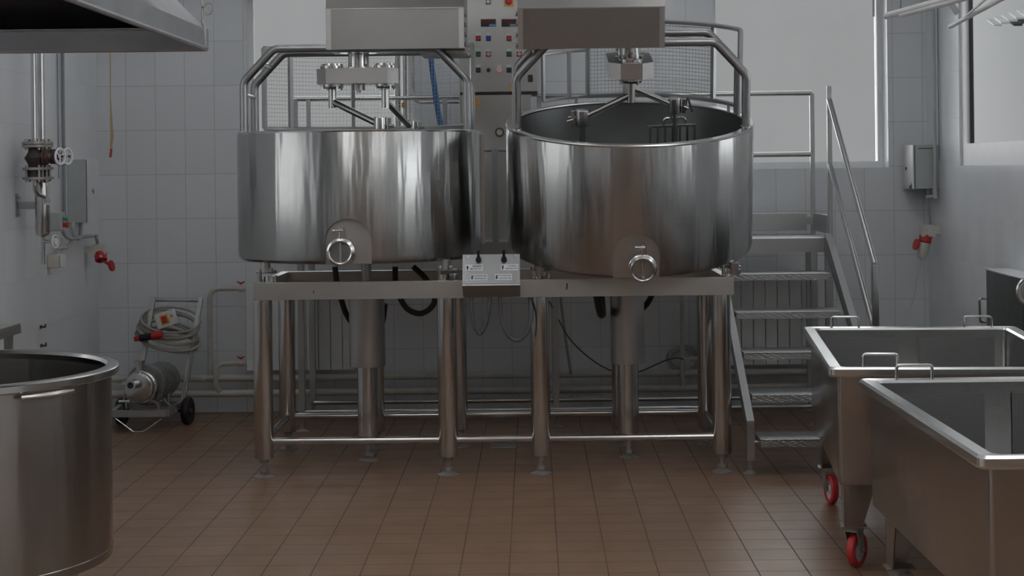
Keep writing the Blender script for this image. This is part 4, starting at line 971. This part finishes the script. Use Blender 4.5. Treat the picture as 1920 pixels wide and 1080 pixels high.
# wrapped power cable
pcb = thing('power_cable', 'beige power cable wound in loops round the trolley handle, with a red plug', 'cable', P(318, 655, 11.5))
up = (hl1 - hl0).normalized(); sd = Vector((1, 0, 0)); nn = up.cross(sd).normalized()
def wrap(cx, cy, rx, ry, n, Y, tilt):
    pts = []
    for t in range(n):
        rr = 1 + random.uniform(-.05, .05); ox = random.uniform(-4, 4); oy = random.uniform(-9, 9); tl = tilt + random.uniform(-.08, .12)
        for k in range(26):
            th = 2 * PI * k / 26
            px = cx + ox + rx * rr * math.cos(th); py = cy + oy + ry * math.sin(th) + tl * rx * math.cos(th)
            pts.append(P(px, py, Y - .075 * math.sin(th) - .004 * t))
    return pts
obj('cable_loops', MB().tube(wrap(318, 606, 56, 24, 5, 11.545, .02), .0075, 8), M['cable'], pcb)
obj('cable_loops', MB().tube(wrap(314, 632, 56, 20, 6, 11.53, .12), .0075, 8), M['cable'], pcb)
a, b2, c = P(252, 636, 11.44), P(262, 634, 11.44), P(285, 630, 11.44)
obj('plug_body', MB().cyl(b2, c, .022, .024, 18), M['dark'], pcb, 'black middle of the plug'); obj('plug_front', MB().cyl(c, P(304, 627, 11.44), .027, seg=18), M['red'], pcb, 'red ring of the plug'); obj('plug_cap', MB().cyl(a, b2, .015, .018, 14), M['red'], pcb, 'red cap of the plug')
bc = P(310, 599, 11.478)
sw = thing('switch_box', 'white switch box with a red knob tucked under the cable loops on the trolley', 'switch', bc)
rm = Matrix.Rotation(-.30, 3, 'Y') 
obj('body', MB().box(bc + Vector((0, .03, 0)), (.135, .06, .10), .008, rm), M['white'], sw)
obj('knob_plate', MB().box(bc + Vector((-.004, -.002, 0)), (.056, .006, .064), .002, rm), M['yellow'], sw)
obj('knob', MB().box(bc + Vector((-.004, -.012, .002)), (.036, .02, .044), .005, rm), M['red'], sw)
wt = MB().prism([(-.014, -.011), (.014, -.011), (0, .014)], bc + rm @ Vector((.046, -.001, .012)), rm @ Vector((1, 0, 0)), rm @ Vector((0, 0, 1)), (0, -.001, 0))
obj('warning_triangle', wt, M['orange'], sw)

# ================================================================== RIGHT WALL FITTINGS
xl = P(1712, 310, 11.6).x; xr = P(1746, 310, 11.6).x
zt2, zb2_ = P(1728, 272, 11.6).z, P(1728, 354, 11.6).z
eb = thing('corner_box', 'pale metal electric box with chipped paint in the right back corner', 'electric box', ((xl + xr) / 2, 11.75, zb2_))
obj('body', MB().box(((xl + .014 + WR) / 2, 11.75, (zt2 + zb2_) / 2), (WR - xl - .014, .30, zt2 - zb2_), .003), M['boxg'], eb)
d2 = obj('door', MB().box((xl + .003, 11.75, (zt2 + zb2_) / 2), (.010, .305, zt2 - zb2_ + .004), .003), M['boxw'], eb, 'white door with rusty lower corner')
obj('door_gap', MB().box((xl + .0115, 11.75, (zt2 + zb2_) / 2), (.007, .294, zt2 - zb2_ - .004)), M['iron'], eb)
obj('lock', MB().cyl((xl - .008, 11.80, (zt2 + zb2_) / 2 - .01), (xl, 11.80, (zt2 + zb2_) / 2 - .01), .010, seg=12), M['iron'], d2)
obj('rust_patch', MB().prism([(0, 0), (.1, 0), (.09, .02), (.05, .025), (.03, .045), (.012, .02)], (xl - .0025, 11.62, zb2_ + .001), (0, 1, 0), (0, 0, 1), (.0005, 0, 0)), M['redbrown'], d2)
obj('rust_band', MB().box(((xl + WR) / 2 + .01, 11.5995, zt2 - .022), (WR - xl - .05, .001, .006)), M['brown'], eb)
px_ = P(1748, 200, 11.56).x
obj('wall_conduit', MB().tube(fillet([(WR - .035, 11.56, CEIL), (WR - .035, 11.56, P(1748, 368, 11.56).z), (WR - .09, 11.58, P(1740, 370, 11.56).z)], .03), .0125, 12).cyl((WR - .035, 11.56, P(1748, 372, 11.56).z), (WR - .035, 11.56, P(1748, 355, 11.56).z), .017, seg=12), M['conduitl'], None, 'grey conduit running down the right back corner past the electric box', 'conduit')
obj('thin_wire', MB().cyl((WR - .007, 11.56, P(1753, 300, 11.56).z), (WR - .007, 11.56, CEIL), .004, seg=8), M['conduit'], None, 'thin wire beside the conduit in the right back corner', 'wire')
so = P(1737, 444, 11.6)
so.x = min(so.x, WR - .055)
rsock = thing('red_power_socket', 'grey and red power socket with a white plug in the right back corner', 'socket', so)
pw_socket(rsock, so + Vector((-.005, 0, .0)), (-.22, -.1, -.95), (-.95, -.2, .25), (-.052, -.01, -.012), .8)
cable('socket_conduit', 'thin grey conduit from the corner electric box down to the right socket', 'conduit', [P(1738, 356, 11.62), P(1740, 375, 11.62), P(1744, 422, 11.62)], .007, M['conduit'], .02)
pg_ = thing('power_plug', 'white plug pushed into the right socket with its thin grey lead', 'plug', so + Vector((-.04, -.02, -.2)))
pax = Vector((-.22, -.06, -.97)).normalized()
ps0 = so + Vector((-.014, -.005, -.040))
obj('plug_body', MB().lathe([(0, 0), (.036, 0), (.038, .01), (.032, .08), (.027, .10), (.014, .112), (0, .114)], 22, ps0, pax), M['plug'], pg_)
pe = ps0 + pax * .112
spline('lead', None, None, [pe, pe + Vector((-.035, -.01, -.15)), pe + Vector((-.08, -.02, -.34)), P(1692, 640, 11.5), P(1680, 690, 11.5), P(1672, 740, 11.4)], .0042, M['conduitl'], parent=pg_)
# white pipes and rods at the upper right
a, b2 = P(1662, 30, 9.8), P(1800, -8, 8.9)
obj('white_tube', MB().cyl(a, b2 + (b2 - a) * .6, .019, seg=14).cyl(a + (b2 - a) * .22 - Vector((0, 0, .018)), b2 + (b2 - a) * .6 - Vector((0, 0, .018)), .016, seg=12), M['pvc'], None, 'double white tube slanting across the upper right corner in front of the wall window', 'tube')
a, b2 = P(1781, 50, 9.6), P(1885, -6, 8.6)
obj('white_tube', MB().cyl(a, b2 + (b2 - a) * .6, .013, seg=14).tube([a + Vector((.02, 0, 0)), b2 + (b2 - a) * .6 + Vector((-.12, 0, .02))], .006, 8), M['pvc'], None, 'white tube with an open end hanging lower, nearer the right edge', 'tube')
obj('tube_bracket', MB().bar(P(1781, 4, 9.2), P(1796, 26, 9.2), .02, .03), M['stair'], None, 'short grey bracket between the two white tubes', 'bracket')
obj('hanging_rod', MB().cyl(P(1638, 31, 10.5), P(1638, -220, 10.5), .0065, seg=8), M['conduit'], None, 'thin dark rod end hanging in front of the right window', 'rod')
obj('hanging_rod', MB().cyl(P(1690, 18, 10.3), P(1690, -220, 10.3), .0055, seg=8), M['conduit'], None, 'thin dark rod hanging down to the white double tube', 'rod')
lat = MB()
hx = P(1800, 40, 9.7)
for k in range(9):
    y = 10.05 - .155 * k
    lat.box((WR - .03, y, 2.43), (.05, .15, .012), .002, Matrix.Rotation(.28, 3, 'X'))
obj('slatted_blind', lat, M['white'], None, 'pale slatted strip above the window in the right wall', 'blind')  # stepped slats stand in for reflecting tiles at the top of the window reveal

# ================================================================== CARTS
def caster(parent, x, y, ang, wheel_mat, brake):
    cs = obj('caster_plate', MB().box((x, y, .172), (.105, .09, .006), .002).cyl((x, y, .172), (x, y, .152), .032, seg=20), M['flange'], parent)
    d = Vector((math.cos(ang), math.sin(ang), 0)); ax = Vector((-d.y, d.x, 0)); wc = Vector((x, y, .0715)) - d * .03
    fk = MB()
    for sg in (-1, 1):
        o = ax * (.027 * sg)
        top0, top1 = Vector((x, y, .155)) + d * .028 + o, Vector((x, y, .155)) - d * .03 + o
        fk.prism([(0, 0), (1, 0), (1, 1), (0, 1)], (0, 0, 0), (0, 0, 0.00001), (0, 0.00001, 0), (0.00001, 0, 0)) if False else None
        A = [top0, top1, wc - d * .014 + o + Vector((0, 0, -.01)), wc + d * .016 + o + Vector((0, 0, -.01))]
        vs = [fk.b.verts.new(p - ax * .002) for p in A]; ve = [fk.b.verts.new(p + ax * .002) for p in A]
        fk.b.faces.new(vs); fk.b.faces.new(list(reversed(ve)))
        for k in range(4): fk.b.faces.new((vs[k], ve[k], ve[(k + 1) % 4], vs[(k + 1) % 4]))
    m = Matrix.Rotation(ang, 3, 'Z'); fk.box(Vector((x, y, .153)), (.06, .058, .006), 0, m)
    fk.cyl(wc - ax * .034, wc + ax * .034, .007, seg=10)
    obj('fork', fk, M['flange'], cs)
    w = obj('wheel', MB().lathe([(.05, -.0165), (.064, -.0165), (.0705, -.011), (.0715, 0), (.0705, .011), (.064, .0165), (.05, .0165), (.05, -.0165)], 40, wc, ax), wheel_mat, cs)
    obj('hub', MB().lathe([(0, -.015), (.018, -.017), (.02, -.010), (.051, -.010), (.051, .010), (.02, .010), (.018, .017), (0, .015)], 32, wc, ax), M['hub'], w)
    if brake:
        obj('brake_pedal', MB().box(Vector((x, y, .150)) - d * .06, (.045, .035, .008), .003, m @ Matrix.Rotation(.2, 3, 'Y')), M['navy'], cs)
def make_cart(label, loc, rz, extra):
    ct = thing('curd_trolley', label, 'trolley', loc, (0, 0, rz), 'deep steel trolleys on red wheels', local=True)
    W, D, Hc, zb3 = .515, .889, .832, .362
    iw, idp = W - .058, D - .058; bw, bd = W - .035, D - .035
    # shell: outer and inner walls
    b = MB()
    def ring(w, d, z, r=.02):
        pts = []
        for sx, sy, a0 in ((1, 1, 0), (-1, 1, PI / 2), (-1, -1, PI), (1, -1, 1.5 * PI)):
            for k in range(5):
                a = a0 + PI / 2 * k / 4; pts.append(b.b.verts.new((sx * (w - r) + r * math.cos(a), sy * (d - r) + r * math.sin(a), z)))
        return pts
    rs_ = [ring(bw, bd, Hc - .02), ring(bw - .004, bd - .004, zb3 + .01), ring(bw - .012, bd - .012, zb3), ring(iw - .02, idp - .02, zb3 + .004), ring(iw - .006, idp - .006, zb3 + .03), ring(iw, idp, Hc - .012)]
    for A, B2 in zip(rs_, rs_[1:]):
        n = len(A)
        for k in range(n): b.b.faces.new((A[k], A[(k + 1) % n], B2[(k + 1) % n], B2[k]))
    obj('body', b, M['cart'], ct, smooth=40)
    obj('basin_floor', MB().box((0, 0, zb3 + .008), (2 * iw - .03, 2 * idp - .03, .006)), M['tub'], ct)
    b = MB()
    rr = [ring(W - .006, D - .006, Hc - .038, .03), ring(W, D, Hc - .03, .03), ring(W, D, Hc - .008, .03), ring(W - .008, D - .008, Hc, .03), ring(iw + .006, idp + .006, Hc - .003, .03), ring(iw - .002, idp - .002, Hc - .012, .03), ring(bw - .002, bd - .002, Hc - .016, .02), ring(W - .010, D - .010, Hc - .014, .03), ring(W - .010, D - .010, Hc - .036, .03)]
    for A, B2 in zip(rr, rr[1:] + rr[:1]):
        n = len(A)
        for k in range(n): b.b.faces.new((A[k], A[(k + 1) % n], B2[(k + 1) % n], B2[k]))
    obj('rim', b, M['rimw'], ct, smooth=30)
    for x, y in ((-.31, -D + .028), (.33, -D + .028), (-.31, D - .028), (.33, D - .028)):
        obj('handle', MB().tube(fillet([(x - .066, y, Hc - .006), (x - .066, y, Hc + .05), (x + .066, y, Hc + .05), (x + .066, y, Hc - .006)], .014, 4), .006, 10), M['tube'], ct)
    for sy in (-1, 1):
        for x in (-.24, .22):
            obj('perforated_panel', MB().box((x, sy * (idp - .010), .612), (.36, .004, .34)), M['perf'], ct)
    for sx in (-1, 1):
        for sy in (-1, 1):
            x, y = sx * .40, sy * .685
            xo, yo = sx * (bw - .016), sy * (bd - .016)
            l = MB()
            # angle leg: one plate across, one plate along, both tapering to the caster
            l.prism([(0, .175), (-.072 * sx, .175), (-.135 * sx, .375), (0, .375)], (sx * .448, sy * .742, 0), (1, 0, 0), (0, 0, 1), (0, -sy * .005, 0))
            l.prism([(0, .175), (-.115 * sy, .175), (-.19 * sy, .375), (0, .375)], (sx * .448, sy * .742, 0), (0, 1, 0), (0, 0, 1), (-sx * .005, 0, 0))
            lo = obj('leg', l, M['cart'], ct, smooth=10)
            caster(lo, sx * .408, sy * .692, {(-1, -1): -2.1, (-1, 1): PI * .58, (1, -1): .6, (1, 1): 2.0}[(sx, sy)] + extra, M['wheel'], sy < 0)
    return ct
make_cart('deep steel trolley standing farther back, close to the foot of the stairs', (1.753, 7.756, 0), math.radians(-5.5), 0)
make_cart('deep steel trolley nearest the camera at the lower right', (1.72, 5.675, 0), 0, .25)

# dark rounded machine at the right wall
fa = P(1849, 503.5, 9.86)
mc = thing('wall_machine', 'dark rounded steel machine with a flat top standing at the right wall', 'machine', (2.58, 9.4, 0))
mz = fa.z
Y0m, Y1m = 8.98, 9.86
pts = [(WR - .012, Y1m), (fa.x, Y1m)] + [(fa.x - .035 * math.sin(PI * .5 * k / 8) - .0, Y1m - (Y1m - Y0m) * k / 8) for k in range(1, 9)] + [(WR - .012, Y0m)]
obj('shell', MB().prism(pts, (0, 0, .12), (1, 0, 0), (0, 1, 0), (0, 0, mz - .12 - .006)), M['machine'], mc, smooth=30)
pts2 = [(WR - .010, Y1m + .008), (fa.x - .004, Y1m + .008)] + [(x - .006, y) for x, y in pts[2:-1]] + [(WR - .010, Y0m - .006)]
obj('top_plate', MB().prism(pts2, (0, 0, mz - .006), (1, 0, 0), (0, 1, 0), (0, 0, .006)), M['rimw'], mc)
obj('seam', MB().box((fa.x - .036, Y0m + .03, (mz + .12) / 2), (.008, .012, mz - .14)), M['tube'], mc)
hq = P(1837, 560, 9.9); hq2 = P(1839, 604, 9.9)
obj('handle', MB().tube(fillet([(fa.x + .03, 9.868, hq.z), (fa.x + .0, 9.91, hq.z), (hq.x, 9.91, hq.z), (hq2.x, 9.91, hq2.z), (fa.x + .0, 9.91, hq2.z), (fa.x + .03, 9.868, hq2.z)], .02, 4), .007, 10), M['tube'], mc)
wl_ = P(1922, 547, 8.95)
obj('round_cover', MB().torus((wl_.x + .04, 8.955, wl_.z), .072, .012, (-.3, -1, 0), 40, 10).lathe([(0, .004), (.07, .004), (.07, -.03), (0, -.03)], 36, (wl_.x + .04, 8.955, wl_.z), (-.3, -1, 0)), M['tube'], mc)
for x, y in ((2.56, 9.05), (2.6, 9.78)): obj('foot', MB().cyl((x, y, 0), (x, y, .125), .022, seg=14), M['stair'], mc)

dq = PZ(944, 836, 0)
fd = obj('floor_plate', MB().box((dq.x, dq.y, .0025), (.15, .17, .005), .002), M['flange'], None, 'small grey cover plate set in the floor tiles under the stand', 'floor plate')
for px, py, lab in ((79, 613, 'small dark hook on the left wall above the round tub, upper of two'), (80, 648, 'small dark hook on the left wall just above the tub rim, lower of two')):
    q0 = PX(px, py, WL + .01); obj('wall_hook', MB().box((WL + .003, q0.y, q0.z), (.006, .03, .02)).cyl((WL + .003, q0.y, q0.z), (WL + .03, q0.y, q0.z), .006, seg=8).cyl((WL + .03, q0.y, q0.z - .004), (WL + .03, q0.y, q0.z + .018), .005, seg=8), M['iron'], None, lab, 'hook', 'hooks on the left wall')
# ceiling lamps added above the frame, unseen, to light the room
FILL_LAMPS = [(x, y) for y in (1.5, 4.5, 7.5, 10.3) for x in (-1.35, 1.35)]
M['lampd'] = lamp('lamp_diffuser', (1, .98, .95), .3)  # faint glow for the added lamps
for n, (x, y) in enumerate(FILL_LAMPS):
    cl = thing('ceiling_lamp', 'long white ceiling lamp', 'lamp', (x, y, CEIL - .55), group='ceiling lamps')
    obj('lamp_body', MB().box((x, y, CEIL - .52), (.2, 1.25, .05), .005), M['white'], cl)
    obj('diffuser', MB().box((x, y, CEIL - .55), (.17, 1.2, .02), .006), M['lampd'], cl)
    obj('hanger', MB().cyl((x, y - .4, CEIL - .5), (x, y - .4, CEIL), .006, seg=8).cyl((x, y + .4, CEIL - .5), (x, y + .4, CEIL), .006, seg=8), M['white'], cl)

# ================================================================== LIGHT
w = bpy.data.worlds.new('World'); SC.world = w; w.use_nodes = True
nt = w.node_tree; bg = nt.nodes['Background']; bg.inputs[0].default_value = (.985, .99, 1, 1); bg.inputs[1].default_value = .325
def sun(name, d, s, ang, col=(1, 1, 1)):
    l = bpy.data.lights.new(name, 'SUN'); l.energy = s; l.angle = math.radians(ang); l.color = col
    o = bpy.data.objects.new(name, l); COL.objects.link(o)
    o.rotation_euler = Vector(d).to_track_quat('-Z', 'Y').to_euler(); return o
sun('overcast_daylight_from_right', (-.9, .25, -.40), 2.2, 70, (.96, .98, 1))
sun('overcast_daylight_from_back', (.25, -.9, -.42), 2.2, 60, (.97, .985, 1))
sun('overcast_daylight_from_left', (.9, .15, -.5), .8, 70, (.97, .985, 1))
def area(name, loc, d, sx, sy, e, col=(1, 1, 1)):
    l = bpy.data.lights.new(name, 'AREA'); l.shape = 'RECTANGLE'; l.size = sx; l.size_y = sy; l.energy = e; l.color = col
    o = bpy.data.objects.new(name, l); COL.objects.link(o); o.location = loc
    o.rotation_euler = Vector(d).to_track_quat('-Z', 'Y').to_euler(); return o
for n, (x, y) in enumerate(FILL_LAMPS):
    area('lamp_uplight', (x, y, CEIL - .48), (0, 0, 1), .2, 1.2, {1.5: 30.0, 4.5: 34.0, 7.5: 22.0, 10.3: 9.5}[y], (.98, .985, 1))  # added uplights brighten the ceiling so it fills the room

for (y0, y1, z0, z1) in HL: area('window_daylight', (WL - .2, (y0 + y1) / 2, (z0 + z1) / 2), (1, 0, 0), y1 - y0, z1 - z0, 3.14 * .32 * (y1 - y0) * (z1 - z0), (.97, .985, 1))  # added area lights top up the daylight at the out-of-view left windows
for (y0, y1, z0, z1) in HR[1:]: area('window_daylight', (WR + .02, (y0 + y1) / 2, (z0 + z1) / 2), (-1, 0, 0), y1 - y0, z1 - z0, 3.14 * .32 * (y1 - y0) * (z1 - z0), (.97, .985, 1))  # same added fill at the right-wall windows out of view

# ================================================================== CAMERA
cam = bpy.data.cameras.new('Camera'); co = bpy.data.objects.new('Camera', cam); COL.objects.link(co)
cam.sensor_width = 36; cam.lens = FPX * 36 / 1920
cam.shift_x = (960 - VX) / 1920; cam.shift_y = -(540 - VY) / 1920
co.matrix_world = Matrix.Translation((0, 0, CAMH)) @ Matrix.Rotation(PI / 2, 4, 'X') @ Matrix.Rotation(-ROLL, 4, 'Z')
cam.clip_start = .05; SC.camera = co
SC.view_settings.view_transform = 'Standard'; SC.view_settings.look = 'None'
SC.view_settings.exposure = 0; SC.view_settings.gamma = 1; SC.view_settings.use_curve_mapping = False
